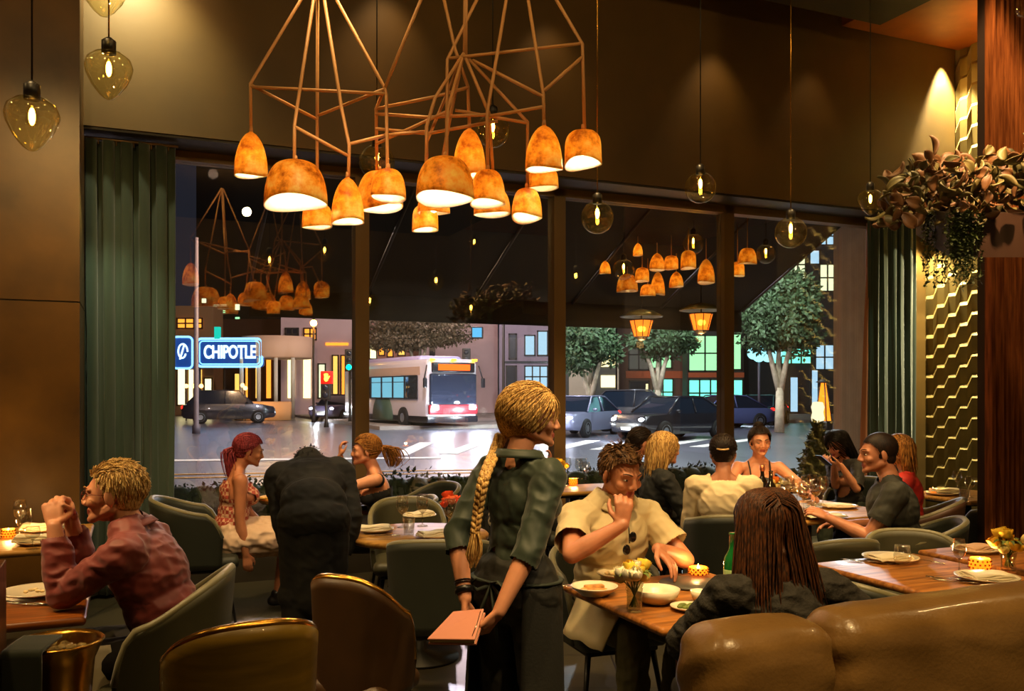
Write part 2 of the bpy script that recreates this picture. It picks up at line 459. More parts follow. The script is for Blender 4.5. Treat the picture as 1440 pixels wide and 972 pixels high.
    if bottom:
        E = MB(); g = bottom.get('g', .012)
        def e(Mx, c, r): E.ell(Mx @ V(c), V(r)+V((g, g, g)), Mx.to_3x3(), 20, 14)
        e(T0, (0, -.01, .0), (.172, .122, .115)); e(T0, (0, 0, .07), (.150, .112, .08))
        for sg in (-1, 1): legE(E, sg, g=g, t=bottom.get('t', 1), flare=bottom.get('flare', .01))
        if bottom.get('skirt'):
            a, b_ = lg[-1], lg[1]; m = (a[0]+b_[0])/2; n_ = (a[1]+b_[1])/2
            E.cap(m, .14, n_, .14); E.cap(a[0], .09+g, b_[0], .09+g); E.cap(a[1], .075+g, b_[1], .075+g)
        voxel(E, max(vox, .007), bottom.get('name', 'trousers'), bottom['mat'], root, 3, wr=bottom.get('wr', .005), wscale=(12, 9, 12), seed=3)
    if shoes:
        for sg in (-1, 1):
            E = MB(); an = lg[sg][2]
            E.cap(an+V((0, -.04, -.045)), .04, an+V((0, .06, -.045)), .042); E.cap(an+V((0, .06, -.05)), .042, an+V((0, .17, -.06)), .032); E.cap(an+V((0, -.01, .0)), .044, an+V((0, 0, -.03)), .044)
            voxel(E, .009, 'shoe', mat('black_shoe', (22, 18, 15), .35, coat=.3), root, 2)
    if hair: make_hair(ctx, hair)
    return ctx

def keepline(hl):
    # hl: forehead height, sideburn z, nape z
    fz, sz, nz = hl
    def k(q):
        y, z = q.y, q.z
        if y > .055: lim = fz
        elif y > .012: t = (y-.012)/.043; lim = sz+.045+(fz-sz-.045)*t**.8
        elif y > -.005: lim = sz
        elif y > -.04: lim = sz+.02 if abs(q.x) > .06 else nz
        else: lim = nz
        return z > lim
    return k
def make_hair(ctx, h):
    Hm, Hi, H3, hs, root = ctx['Hm'], ctx['Hi'], ctx['H3'], ctx['hs'], ctx['root']
    m = h['mat']; vol = h.get('vol', .012); keep = keepline(h.get('line', (.078, -.03, -.075)))
    C0 = V((0, -.020, .034)); A = V((.077+vol, .097+vol, .086+vol))
    E = MB(); E.ell(Hm @ C0, A-V((.002, .002, .002)), H3, 28, 18)
    st = h.get('style', 'short')
    if h.get('nape', 1) and st != 'bald': E.ell(Hm @ V((0, -.045, -.025)), (.058+vol*.6, .055+vol*.6, .055), H3, 20, 12)
    base = voxel(E, h.get('vox', .006), 'hair', m, root, 2, cut=lambda c: not keep(Hi @ c))
    S = MB(); rng = random.Random(h.get('seed', 3)); n = h.get('n', 350); r0 = h.get('r', .0022); Lmax = h.get('len', .06)
    G = V(h.get('gather', (0, -.12, 0))) if 'gather' in h else None
    tail = h.get('tail'); step = .012; off = rng.random()*10
    part = h.get('part', 0)
    for i in range(n):
        while True:
            d = V((rng.gauss(0, 1), rng.gauss(0, 1), rng.gauss(0, 1))).normalized()
            q = C0+V((d.x*A.x, d.y*A.y, d.z*A.z))
            if keep(q): break
        if st == 'long' and rng.random() < .55:   # roots near the parting make the long outer layer
            q = C0+V((part+rng.uniform(-.012, .012), 0, 0)); a = rng.uniform(-.2, 1.5)
            q = V((q.x, C0.y+A.y*math.sin(1.0-a*1.2)*1.0, C0.z+A.z*math.cos(1.0-a*1.2)))
        pts = []; L = Lmax*rng.uniform(.75, 1.05); acc = 0; vel = None; lift = rng.uniform(-.003, .004)
        jit = V((rng.gauss(0, 1), rng.gauss(0, 1), rng.gauss(0, 1)))*.15
        while acc < L:
            pts.append(q.copy())
            e = V(((q.x-C0.x)/A.x, (q.y-C0.y)/A.y, (q.z-C0.z)/A.z)); nl = V((e.x/A.x, e.y/A.y, e.z/A.z)).normalized(); on = e.length < 1.12
            if st in ('tail', 'bun'):
                if (q-G).length < .02: break
                dr = (G-q).normalized()
                if e.length < 1.05+.0: dr = (dr-nl*dr.dot(nl))
                else: dr = dr
            elif st == 'long':
                sxn = 1 if q.x > part else -1
                if e.z > .35 and on: dr = V((sxn*1.1, -.35+h.get('back', 0), -.5))
                else: dr = V((sxn*h.get('outx', .03), -.03+(-.7 if (q.y > -.015 and h.get('clearface', 1)) else 0), -1))
                if on: dr = dr-nl*min(dr.dot(nl), 0)*1.0-nl*max(dr.dot(nl), 0)*.6
            else:
                dr = V(h.get('flow', (.1, .6, -.2)))
                if e.y < -.2 or abs(e.x) > .8: dr = V((0, -.1, -1))
                if on: dr = dr-nl*dr.dot(nl)+nl*h.get('lift', .15)
            dr = (dr.normalized()+jit*({'short': 1, 'long': .22}.get(st, .35)))
            if vel: dr = vel*.45+dr*.55
            vel = dr.normalized(); q = q+vel*step; acc += step
            e = V(((q.x-C0.x)/A.x, (q.y-C0.y)/A.y, (q.z-C0.z)/A.z))
            if e.length < 1.0:
                e = e.normalized(); q = C0+V((e.x*(A.x+lift), e.y*(A.y+lift), e.z*(A.z+lift)))
            if len(pts) > 40: break
        if len(pts) < 3: continue
        k = len(pts)
        S.tube([Hm @ p for p in pts], [r0*hs*(.6+.9*math.sin(PI*min(1, .15+j/k*.9))) for j in range(k)], 4, caps=False, flat=.6)
    S.build('hair_strands', m, base)
    if st == 'long':   # inner mass so the fall of hair is solid
        E = MB(); L = h.get('fall', Lmax-.12); ox = h.get('massx', .062)
        for q in (-1, 0, 1):
            a = V((q*ox, -.05-.02*(q == 0), -.02)); b = V((q*ox*1.15, -.065-.03*(q == 0), -.02-L))
            E.ell(Hm @ ((a+b)/2), (.038, .032, L/2+.03), H3, 14, 12)
        voxel(E, .007, 'hair_fall', m, base, 2, wr=.006, wscale=(60, 60, 5))
    if st == 'bun':
        E = MB(); g = G
        for kx in range(26):
            a0 = kx*2.4; pts = []
            for j in range(14):
                a = a0+j*.35; rr = h.get('bunr', .035)
                tilt = kx*.24
                p = V((math.cos(a)*rr, math.sin(a)*rr*math.cos(tilt), math.sin(a)*rr*math.sin(tilt)))
                pts.append(Hm @ (g+p))
            E.tube(pts, .006*hs, 5)
        E.ell(Hm @ g, h.get('bunr', .035)*hs*.95)
        E.build('hair_bun', m, base)
    if tail:
        # tail: list of head-frame points, with width
        E = MB(); pth = [V(p) for p in tail['pts']]; nS = tail.get('n', 60)
        for i in range(nS):
            o = V((rng.gauss(0, 1), rng.gauss(0, 1), rng.gauss(0, .4)))*tail.get('w', .012)
            o2 = o*tail.get('spread', 1.6)
            pts = []
            for j in range(13):
                t = j/12*(len(pth)-1)*rng.uniform(.97, 1.0); a = int(min(t, len(pth)-1.001)); f = t-a
                p = pth[a].lerp(pth[a+1], f*f*(3-2*f)*.5+f*.5); pts.append(Hm @ (p+o.lerp(o2, j/12)*math.sin(PI*min(1, .12+.88*j/12*.85))))
            E.tube(pts, [.004*hs*(1-.7*j/12) for j in range(13)], 4, caps=False)
        E.build('ponytail', m, base)
    return base
# ------------------------------------------------------------ camera and view
cam = bpy.data.objects.new('camera', bpy.data.cameras.new('camera')); COL.objects.link(cam)
cam.data.sensor_width = 36; cam.data.lens = 36*F/1440; cam.data.shift_y = (HY-486)/1440
cam.location = (0, 0, CZ); cam.rotation_euler = (PI/2, 0, 0); cam.data.clip_start = .05; cam.data.clip_end = 400
sc.camera = cam
sc.view_settings.view_transform = 'Standard'; sc.view_settings.look = 'None'; sc.view_settings.gamma = 1
sc.view_settings.use_curve_mapping = False; sc.view_settings.exposure = 0.0
sc.cycles.use_denoising = True; sc.cycles.max_bounces = 8; sc.cycles.transparent_max_bounces = 24; sc.cycles.sample_clamp_indirect = 4
sc.cycles.caustics_reflective = False; sc.cycles.caustics_refractive = False
w = bpy.data.worlds.new('night'); sc.world = w; w.use_nodes = True
w.node_tree.nodes['Background'].inputs[0].default_value = (.012, .013, .02, 1); w.node_tree.nodes['Background'].inputs[1].default_value = 1.0

PAINT = mat('bronze_paint', (92, 68, 26), .55, var=.18, vscale=1.2, bump=.05, bscale=20)
PILL = mat('pillar_bronze', (108, 74, 22), .42, col2=(66, 42, 10), vscale=2.2, lo=.3, hi=.75, bump=.04, bscale=14)
DARK = mat('dark_trim', (48, 42, 34), .5); CEIL = mat('ceiling_dark', (46, 32, 18), .7); SOFF = mat('soffit_wood', (150, 82, 30), .5, var=.15, vscale=3)
MULL = mat('window_bronze', (116, 90, 54), .45, metal=.2)
FLOORM = mat('floor_stone', (62, 58, 46), .28, var=.25, vscale=2.5, bump=.03)
# floor with tile joints
nt = FLOORM.node_tree; b = nt.nodes['Principled BSDF']
tcn = nt.nodes.new('ShaderNodeTexCoord'); bk = nt.nodes.new('ShaderNodeTexBrick'); bk.inputs['Scale'].default_value = 1.0
bk.inputs['Brick Width'].default_value = .6; bk.inputs['Row Height'].default_value = .6; bk.inputs['Mortar Size'].default_value = .006; bk.offset = 0
bk.inputs['Mortar'].default_value = rgb(25, 22, 18); bk.inputs['Color1'].default_value = rgb(64, 58, 44); bk.inputs['Color2'].default_value = rgb(52, 50, 40)
nt.links.new(tcn.outputs['Object'], bk.inputs['Vector']); nt.links.new(bk.outputs['Color'], b.inputs['Base Color'])

def uvbox(mb, u0, u1, v0, v1, z0, z1):
    p = [R(u, v, z) for z in (z0, z1) for (u, v) in ((u0, v0), (u1, v0), (u1, v1), (u0, v1))]
    mb.add(p, [(3, 2, 1, 0), (4, 5, 6, 7), (0, 1, 5, 4), (1, 2, 6, 5), (2, 3, 7, 6), (3, 0, 4, 7)]); return mb
def sbox(name, u0, u1, v0, v1, z0, z1, m, parent=None, smooth=False):
    o = uvbox(MB(), u0, u1, v0, v1, z0, z1).build(name, m, parent, smooth)
    if not parent: struct(o)
    return o
UW = 9.05      # u of the tiled wall plane
HZ = 3.60      # underside of the bulkhead
CH = 5.75      # ceiling
fl = sbox('floor', -6, 14, -12, .62, -.12, 0, FLOORM)
bulk = sbox('wall_window', -3.2, UW, 0, .62, HZ, CH, PAINT)
sbox('trim_1', -3.2, UW, .02, .60, HZ-.02, HZ, DARK)
sbox('ceiling', -6, 14, -12, .62, CH, CH+.15, CEIL)
sbox('wall_left', -6.1, -6, -12, .62, 0, CH, PAINT); sbox('wall_right', 14, 14.1, -12, .62, 0, CH, PAINT); sbox('wall_back', -6, 14, -12.1, -12, 0, CH, PAINT)
sbox('wall_sill', -3.2, UW, .36, .56, 0, .22, DARK)
# window frame: transom head, mullions, panes
GV = .46
mu = [u_at(507, GV), u_at(783, GV), u_at(1020, GV)]
edges = [u_at(180, GV)]+mu+[u_at(1226, GV)]
wt = .062
for i, u in enumerate(mu): sbox('window_post_%d' % (i+1), u-wt, u+wt, GV-.07, GV+.07, .22, HZ-.02, MULL)
sbox('window_head', edges[0]-.1, edges[-1]+.1, GV-.07, GV+.07, HZ-.10, HZ-.02, MULL)
sbox('window_jamb_1', edges[-1]-.02, edges[-1]+.10, GV-.07, GV+.07, .22, HZ-.1, MULL)
sbox('wall_pier', edges[-1]+.10, UW, GV-.05, GV+.10, 0, HZ, PAINT)
PANE = thin_glass('pane_glass', (.97, .98, .97), 2.3, 0.0, (1, .96, .86))
for i in range(4):
    a = edges[i]+(wt if i else 0); c = edges[i+1]-(wt if i < 3 else 0)
    g = sbox('window_%d' % (i+1), a, c, GV-.008, GV+.008, .22, HZ-.1, PANE)
# left pillar
pu = u_at(112, -.55)
sbox('pillar_left', -3.6, pu, -.55, .3, 2.225, CH, PILL)
sbox('pillar_left_base', -3.6, pu, -.55, .3, 0, 2.215, PILL)
sbox('pillar_joint', -3.59, pu-.01, -.54, .29, 2.215, 2.225, DARK)
# dropped dark ceiling panel over the dining area, and warm soffit beside the tiled wall
def zat(py, Y): return CZ+(HY-py)/F*Y
sbox('ceiling_dropped', -5.9, 7.35, -11.9, -.55, 5.33, 5.6, CEIL)
sbox('ceiling_soffit', 7.35, 13.9, -11.9, -.02, 5.52, 5.7, SOFF)
# ------------------------------------------------------------ tiled relief wall (stepped ledges)
TILE = mat('relief_tile', (132, 112, 62), .55, var=.08, vscale=6)
sbox('wall_right_tiled_back', UW+.05, UW+.2, -2.2, GV+.1, 0, CH, TILE)
T = MB()
pit = .235; colw = .155; rise = pit/2; dep = .04; n = 18
def zoff(j, half): return 0
pts = []  # stair profile along -v
s = 0.0; z = 0.0
while s < 2.3:
    pts.append((s, z)); pts.append((s+colw*.62, z)); s += colw; z += rise
s0 = GV+.1
rows = range(-16, 26)
for k in rows:
    for (a, b_) in zip(pts[:-1], pts[1:]):
        z0a, z0b = a[1]+k*pit, b_[1]+k*pit
        if max(z0a, z0b) > CH-.1 or min(z0a, z0b)-pit < 0: continue
        def q(sv, zz, d): return R(UW+.05-d, s0-sv, zz)
        g = .02
        fa, fb = q(a[0], z0a, dep), q(b_[0], z0b, dep); ba, bb = q(a[0]-.035, z0a+.045, 0), q(b_[0]-.035, z0b+.045, 0)
        la, lb = q(a[0]-.035, z0a-pit+.045, .002), q(b_[0]-.035, z0b-pit+.045, .002)
        T.add([fa, fb, bb, ba], [(0, 1, 2, 3)]); T.add([la, lb, fb, fa], [(0, 1, 2, 3)])
struct(T.build('wall_right_tiled', TILE, None, False))
# ------------------------------------------------------------ slatted pillar
SLAT = wood('slat_wood', (150, 84, 42), (98, 48, 20), .45, 3, .15, 2)
px0 = P(1390, 0, 6.3); du = (px0-O0); pu0 = du.dot(UX); pv0 = du.dot(NV)
S = MB(); S.mi = 1; uvbox(S, pu0, pu0+.95, pv0+.03, pv0+.09, 0, CH); S.mi = 0
uvbox(S, pu0, pu0+.035, pv0-.03, pv0+.03, 0, CH)
for i in range(17): uvbox(S, pu0+.075+i*.0505, pu0+.075+i*.0505+.026, pv0-.045, pv0+.03, 0, CH)
struct(S.build('wall_slatted', [SLAT, mat('slat_back', (40, 18, 8), .7)], None, False))
# ------------------------------------------------------------ curtains
VEL = mat('velvet_green', (50, 64, 52), .85, sheen=.25, var=.12, vscale=5, stretch=(3, 3, .4))
LINING = mat('curtain_lining', (150, 95, 62), .8)
def curtain(u0, u1, v, z0, z1, folds, label, amp=.05, seed=0):
    root = empty('curtain', R((u0+u1)/2, v, 0), 0, label, 'curtain')
    Wi = M4.Translation(-root.location)
    rng = random.Random(seed); ph = [rng.uniform(-.5, .5) for _ in range(20)]
    def fn(i, j):
        u = u0+(u1-u0)*i; z = z0+(z1-z0)*j
        a = i*folds*2*PI+ph[int(i*9)]*.3*math.sin(i*9*PI)
        w_ = amp*(.75+.35*math.sin(i*17+seed)+.12*math.sin(z*2+i*9))
        return Wi @ R(u+.02*math.sin(a*2+z*.6), v+w_*math.sin(a)+.2*w_*math.sin(2.3*a+1), z)
    c = MB().grid(fn, int(folds*14), 26); c.build('curtain_fabric', VEL, root, thick=.008)
    t = MB(); t.tube([Wi @ R(u0-.02, v, z1+.012), Wi @ R(u1+.04, v, z1+.012)], .012, 8)
    for k in range(int(folds*2)): t.tube([Wi @ R(u0+(u1-u0)*(k+.5)/(folds*2), v, z1+.01), Wi @ R(u0+(u1-u0)*(k+.5)/(folds*2), v, z1-.03)], .006, 6)
    t.build('curtain_rail', MULL, root)
    return root
curtain(u_at(80, .17), u_at(243, .17), .17, .03, HZ-.06, 6.5, 'dark green velvet curtain hanging beside the bronze pillar, full height', .055, 2)
rc = curtain(u_at(1222, .2), u_at(1286, .2), .2, .03, HZ-.06, 5.5, 'dark green velvet curtain hanging beside the lit zigzag tile wall', .05, 5)
Ln = MB()
ua, ub = u_at(1207, .24), u_at(1222, .22)
Ln.grid(lambda i, j: R(ua+(ub-ua)*i+(.10*(1-abs(j-.35))*0)+(1-i)*(.16*j), .24+.025*math.sin(i*7+j*3), .05+(HZ-.15)*j)-rc.location, 8, 24)
Ln.build('curtain_lining', LINING, rc, thick=.006)
# ------------------------------------------------------------ street
ASPH = mat('asphalt', (88, 88, 100), .30, var=.2, vscale=.35, bump=.25, bscale=3, spec=.8)
WALK = mat('sidewalk', (150, 140, 130), .8, var=.1, vscale=1)
struct(uvbox(MB(), -60, 80, .62, 140, -.14, -.02).build('road', ASPH, None, False))
struct(uvbox(MB(), -30, 40, .62, 4.6, -.10, 0.0).build('sidewalk', WALK, None, False))
WHITE = mat('road_white', (230, 230, 225), .6); YEL = mat('road_yellow', (225, 160, 30), .6)
def flat(name, pts, z, m, h=.012):
    n = len(pts); b = MB(); b.add([V((p[0], p[1], z)) for p in pts]+[V((p[0], p[1], z+h)) for p in pts], [tuple(range(n))[::-1], tuple(range(n, 2*n))]+[(i, (i+1) % n, n+(i+1) % n, n+i) for i in range(n)])
    return struct(b.build(name, m, None, False))
def ground(px, py): return at(px, py, 0)
def strip(name, a, b, w, m):
    a = V((a[0], a[1], 0)); b = V((b[0], b[1], 0)); d = (b-a).normalized(); s_ = V((-d.y, d.x, 0))*w/2
    return flat(name, [a-s_, b-s_, b+s_, a+s_], -.02, m)
strip('road_light_trail_yellow', ground(150, 668), ground(720, 659), .14, YEL)  # painted yellow and white stripes standing in for car light trails
strip('road_light_trail_yellow', ground(150, 673), ground(720, 663), .14, YEL)
strip('road_light_trail_white', ground(150, 648), ground(620, 643), .5, WHITE)
for k in range(7):
    strip('road_crosswalk_line', ground(560+k*70, 640-k*2), ground(600+k*78, 622-k), .45, WHITE)
# far kerb and pavement
struct(uvbox(MB(), 10, 70, 29.3, 60, -.02, .13).build('sidewalk_far', WALK, None, False))

# planter hedge outside the window
LEAFD = mat('hedge_leaf', (52, 66, 28), .7, var=.4, vscale=20)
def leafblob(mb, c, r, n, size, rng, flat_=.6):
    for i in range(n):
        d = V((rng.gauss(0, 1), rng.gauss(0, 1), rng.gauss(0, 1))).normalized()
        p = V(c)+V((d.x*r[0], d.y*r[1], d.z*r[2]))*rng.uniform(.7, 1.05)
        t = V((rng.gauss(0, 1), rng.gauss(0, 1), rng.gauss(0, 1))).normalized(); s_ = t.cross(d)
        s_ = s_.normalized() if s_.length > 1e-3 else V((1, 0, 0)); L = size*rng.uniform(.6, 1.2)
        mb.add([p, p+t*L*.5+s_*L*.3, p+t*L+d*L*.15, p+t*L*.5-s_*L*.3], [(0, 1, 2, 3)])
rng = random.Random(4)
def hedge(u0, u1, v, label):
    root = empty('hedge', R((u0+u1)/2, v, 0), 0, label, 'hedge')
    b = uvbox(MB(), u0, u1, v-.22, v+.22, 0, .5); b.v = [a-root.location for a in b.v]; b.build('planter_box', DARK, root, False)
    L = MB(); k = u0+.1
    while k < u1-.05:
        leafblob(L, R(k, v, .64)-root.location, (.2, .2, .17+.04*math.sin(k*5)), 150, .05, rng); k += .16
    o = L.build('hedge_foliage', LEAFD, root, False); o['kind'] = 'stuff'
    c = MB(); k = u0+.1
    while k < u1-.05: c.ell(R(k, v, .62)-root.location, (.17, .17, .15), None, 8, 6); k += .2
    c.build('hedge_core', LEAFD, root)
hedge(u_at(200, .95), u_at(500, .95), .95, 'clipped dark hedge in a planter outside the pane beside the green curtain by the pillar')
hedge(u_at(515, .95), u_at(780, .95), .95, 'clipped dark hedge in a planter outside, behind the waitress')
hedge(u_at(800, .95), u_at(1000, .95), .95, 'clipped dark hedge in a planter outside, behind the blonde in a black cardigan')
# conifer
root = empty('potted_conifer', P(1149, 690, 10.85)*1, 0, 'small cone-shaped conifer in a pot standing outside the glass', 'potted tree'); root.location.z = 0
L = MB()
for k in range(60):
    t = k/60; leafblob(L, (0, 0, .55+t*.62), (.27*(1-t)+.01, .27*(1-t)+.01, .05), 22, .09, rng)
L.lathe([(.2, .5), (.17, .7), (0.01, 1.15)]); L.build('conifer_foliage', LEAFD, root, False)
MB().lathe([(.0, 0), (.14, 0), (.2, .5), (.19, .5), (.0, .48)]).build('pot', mat('pot_clay', (90, 60, 45), .8), root)

# awning
AWN = mat('awning_black', (26, 27, 24), .85)
au1 = u_at(1205, .5+.1); root = empty('awning', R(4, .6, 3.7), 0, 'long black fabric awning sloping out over the pavement above the windows', 'awning')
def aw(u, p, z): return R(u, .6+p, z)-root.location
au0 = u_at(392, .6); pr = 2.15
A = MB(); A.add([aw(au0, 0, 3.72), aw(au1, 0, 3.72), aw(au1, pr, 2.74), aw(au0, pr, 2.74)], [(0, 1, 2, 3)])
A.build('awning_canopy', AWN, root, False, thick=.02)
A = MB(); A.grid(lambda i, j: aw(au0+(au1-au0)*i, pr+.01*math.sin(i*60), 2.74-.31*j), 80, 3); A.build('awning_valance', AWN, root, thick=.015)
for k in range(6):
    u = au0+(au1-au0)*k/5; A = MB(); A.tube([aw(u, .03, 3.70), aw(u, pr-.03, 2.72)], .018, 6); A.build('awning_strut', DARK, root)
# stone pilaster outside the last pane
STONE = mat('pilaster_stone', (168, 150, 128), .8, var=.1, vscale=4)
ul, ur = u_at(1172, 1.9), u_at(1221, 1.3)
b = uvbox(MB(), ul, ur+.5, 1.35, 1.9, 0, 4.6)
for a in (0, .34, .46, .58, .70, .82, .93): uvbox(b, ul+(ur-ul)*a, ul+(ur-ul)*(a+(.3 if a == 0 else .07)), 1.3, 1.36, 0, 4.6)
for z in (.95, 2.0, 3.0): uvbox(b, ul-.01, ur+.5, 1.285, 1.30, z, z+.015)
struct(b.build('pillar_stone_outside', STONE, None, False))

# ---- lantern reflections in the panes, built as amber lanterns under the awning
AMB = mat('amber_glass', (255, 150, 50), .3, emit=(255, 120, 30), estr=1.6, trans=.2)
for (px, py, lab) in ((902, 462, 'reflection of a faceted amber lantern, built under the awning, the one nearer the waitress'), (986, 453, 'reflection of a faceted amber lantern, built under the awning beside the bronze window post')):
    p = P(px, py, 11.0); root = empty('lantern', p, 0, lab, 'lantern', 'reflected amber lanterns under the awning')
    MB().lathe([(.05, -.13), (.09, -.10), (.145, .10), (.02, .11)], seg=8).build('lantern_glass', AMB, root, False)
    c = MB(); 
    for k in range(8):
        a = 2*PI*k/8; c.tube([(.092*math.cos(a), .092*math.sin(a), -.1), (.147*math.cos(a), .147*math.sin(a), .1)], .006, 5)
    c.lathe([(.147, .095), (.155, .10), (.147, .11)], seg=8); c.lathe([(.01, -.15), (.05, -.14), (.09, -.1), (.05, -.12)], seg=8); c.build('lantern_frame', DARK, root, False)
    MB().lathe([(.02, .24), (.16, .21), (.27, .15), (.26, .14), (.15, .19), (.02, .2)]).build('shade', mat('lantern_shade', (120, 110, 60), .4, metal=.5), root)
    MB().tube([(0, 0, .1), (0, 0, max(.3, 3.15-p.z))], .008, 6).build('cord', DARK, root)
    MB().ell((0, 0, 0), .035).build('bulb', emat('lantern_bulb', (255, 190, 90), 30), root)
    plight('lantern_light', (0, 0, -.2), 8, (1, .5, .15), .05, root)

# ---------------- buildings
def bwin(root, name, m, c, d, Mx=None):
    return MB().box(c, d).build(name, m, root, False)
def building(name, px0, px1, Y, z1, depth, m, label, wins, z0=0, extra=None, cat='building', pyb=None):
    x0 = (px0-CX)/F*Y; x1 = (px1-CX)/F*Y
    root = empty(name, ((x0+x1)/2, Y+depth/2, 0), 0, label, cat)
    MB().box((0, 0, (z0+z1)/2), (x1-x0, depth, z1-z0)).build('wall', m, root, False)
    for (a, b_, c, d, wm, fr) in wins:   # px range, py range (top,bottom)
        xa = (a-CX)/F*Y; xb = (b_-CX)/F*Y; za = CZ+(HY-c)/F*Y; zb = CZ+(HY-d)/F*Y
        wx = (xa+xb)/2-root.location.x; wz = (za+zb)/2
        p = MB().box((wx, -depth/2-.03, wz), (xb-xa, .1, za-zb)).build('window', wm, root, False)
        if fr:
            f = MB(); n = fr if isinstance(fr, int) else 1; t = .09
            for k in range(n+1): f.box((wx-(xb-xa)/2+(xb-xa)*k/n, -depth/2-.1, wz), (t, .08, za-zb+t))
            for zz in (za, zb, (za+zb)/2) if n > 1 else (za, zb): f.box((wx, -depth/2-.1, zz), (xb-xa+t, .08, t))
            f.build('window_frame', DARK, p, False)
    return root
MINT = emat('window_mint', (120, 255, 215), 1.5); PALE = emat('window_pale', (230, 240, 190), 1.3); WARM = emat('window_warm', (255, 190, 90), 1.5)
COOL = emat('window_cool', (170, 210, 235), 1.1); DIM = mat('window_dim', (40, 42, 50), .2); CREAM = emat('window_cream', (255, 235, 170), 2.2); AMBW = emat('window_amber', (255, 150, 50), 1.8)
GREENW = emat('window_green', (170, 255, 180), 1.2)
B = mat('stucco_pink', (205, 175, 170), .8, var=.08, vscale=.6); BD = mat('facade_dark', (60, 52, 48), .7); BR = mat('facade_brown', (110, 78, 62), .7, var=.1, vscale=1); BW = mat('facade_cream', (215, 205, 180), .7)
building('building', 590, 700, 62, 26, 2, B, 'plain pinkish stucco building standing behind the bus', [(604, 612, 480, 520, DIM, 0)])
building('building', 702, 776, 60, 26, 2, mat('facade_mauve', (175, 160, 175), .8), 'mauve building with balconies and tall windows behind the waitress head', [(716, 726, 470, 505, DIM, 1), (738, 752, 472, 500, COOL, 1), (738, 770, 515, 545, COOL, 3), (712, 726, 515, 545, DIM, 1), (756, 770, 466, 500, COOL, 1), (706, 772, 508, 511, DIM, 0)])
building('building', 518, 590, 65, 26, 2, mat('facade_rose', (190, 140, 125), .8), 'rose facade with amber windows behind the leafy tree and the bus', [(533, 541, 484, 500, AMBW, 1), (545, 553, 486, 502, AMBW, 1), (560, 570, 484, 500, WARM, 1), (520, 530, 478, 505, CREAM, 1)])
building('building', 795, 866, 58, 22, 1.5, mat('facade_striped', (90, 92, 86), .7), 'dark grey facade with a stack of glowing cream panels behind the silver car', [(800, 828, 520, 600, BW, 0), (845, 865, 500, 516, CREAM, 0), (845, 865, 528, 545, CREAM, 0), (845, 865, 557, 572, CREAM, 0), (868, 870, 478, 580, BW, 0)])
building('building', 868, 966, 60, 22, 1.5, BR, 'brown building with a mint lit entrance behind the dark parked cars', [(880, 960, 522, 532, mat('band_orange', (190, 95, 50), .6), 0), (884, 912, 478, 520, mat('window_smoke', (120, 120, 105), .4), 2), (918, 946, 533, 570, MINT, 2), (885, 912, 536, 572, DIM, 1), (914, 944, 478, 518, GREENW, 2), (908, 912, 540, 572, CREAM, 0)])
building('building', 966, 1046, 57, 22, 1.5, BD, 'dark building with large mint green lit shop windows', [(968, 1014, 534, 572, MINT, 3), (968, 1014, 472, 522, GREENW, 2), (968, 1046, 524, 531, mat('band_orange', (190, 95, 50), .6), 0), (1026, 1042, 470, 520, GREENW, 1), (1024, 1044, 534, 572, MINT, 1)])
building('building', 1046, 1210, 59, 34, 1.5, mat('facade_charcoal', (48, 50, 48), .7), 'charcoal office building with pale lit upper windows behind the street tree', [(1085, 1104, 350, 398, PALE, 2), (1110, 1132, 345, 400, PALE, 2), (1138, 1152, 352, 372, COOL, 1), (1152, 1174, 372, 410, PALE, 2), (1140, 1172, 320, 345, COOL, 3), (1146, 1172, 485, 520, COOL, 2), (1110, 1122, 530, 580, COOL, 1), (1140, 1150, 520, 570, COOL, 1), (1084, 1140, 490, 512, MINT, 4)])
building('building', 238, 300, 60, 7.4, 2, mat('facade_tan', (150, 110, 70), .8), 'tan corner building with cream lit shop windows under the blue sign', [(250, 262, 515, 570, CREAM, 1), (266, 272, 520, 570, CREAM, 0), (288, 299, 532, 575, CREAM, 1), (250, 285, 448, 462, AMBW, 3), (276, 284, 520, 560, WARM, 0)])
building('building', 300, 395, 66, 7.0, 2, mat('facade_umber', (92, 62, 42), .8), 'umber building with small warm windows beyond the blue sign', [(305, 315, 520, 550, COOL, 1), (330, 338, 525, 560, WARM, 1), (345, 350, 500, 560, AMBW, 1), (360, 366, 500, 560, WARM, 0), (375, 381, 490, 560, AMBW, 0)])
building('building', 276, 376, 95, 31, 8, mat('tower_black', (30, 34, 30), .7), 'distant dark tower with scattered lit windows above the blue sign', [(300, 318, 436, 441, GREENW, 2), (300, 320, 428, 431, PALE, 2), (331, 337, 428, 436, PALE, 0), (331, 337, 446, 454, GREENW, 0), (356, 360, 420, 430, PALE, 0), (371, 375, 450, 457, WARM, 0), (284, 290, 420, 426, PALE, 0)])
bb = building('building', 395, 500, 58, 22, 2, B, 'pale corner shop with rounded fascia and bright doorways', [(405, 414, 505, 560, CREAM, 0), (427, 437, 500, 560, CREAM, 0), (448, 458, 512, 560, PALE, 1), (402, 420, 462, 478, DIM, 2), (428, 445, 462, 478, AMBW, 2), (458, 490, 482, 486, AMBW, 0), (480, 486, 500, 560, AMBW, 1), (468, 476, 500, 555, WARM, 1)])
MB().lathe([(2.0, 3.6), (2.1, 3.7), (2.1, 4.9), (0, 4.95)], (-1.6, -5.0, 0), 32).build('fascia', mat('fascia_beige', (225, 185, 150), .7), bb)
for k in range(4):
    MB().lathe([(.12, 0), (.12, 3.6)], (-3.2+k*1.0, -6.9, 0), 10).build('column', BW, bb)

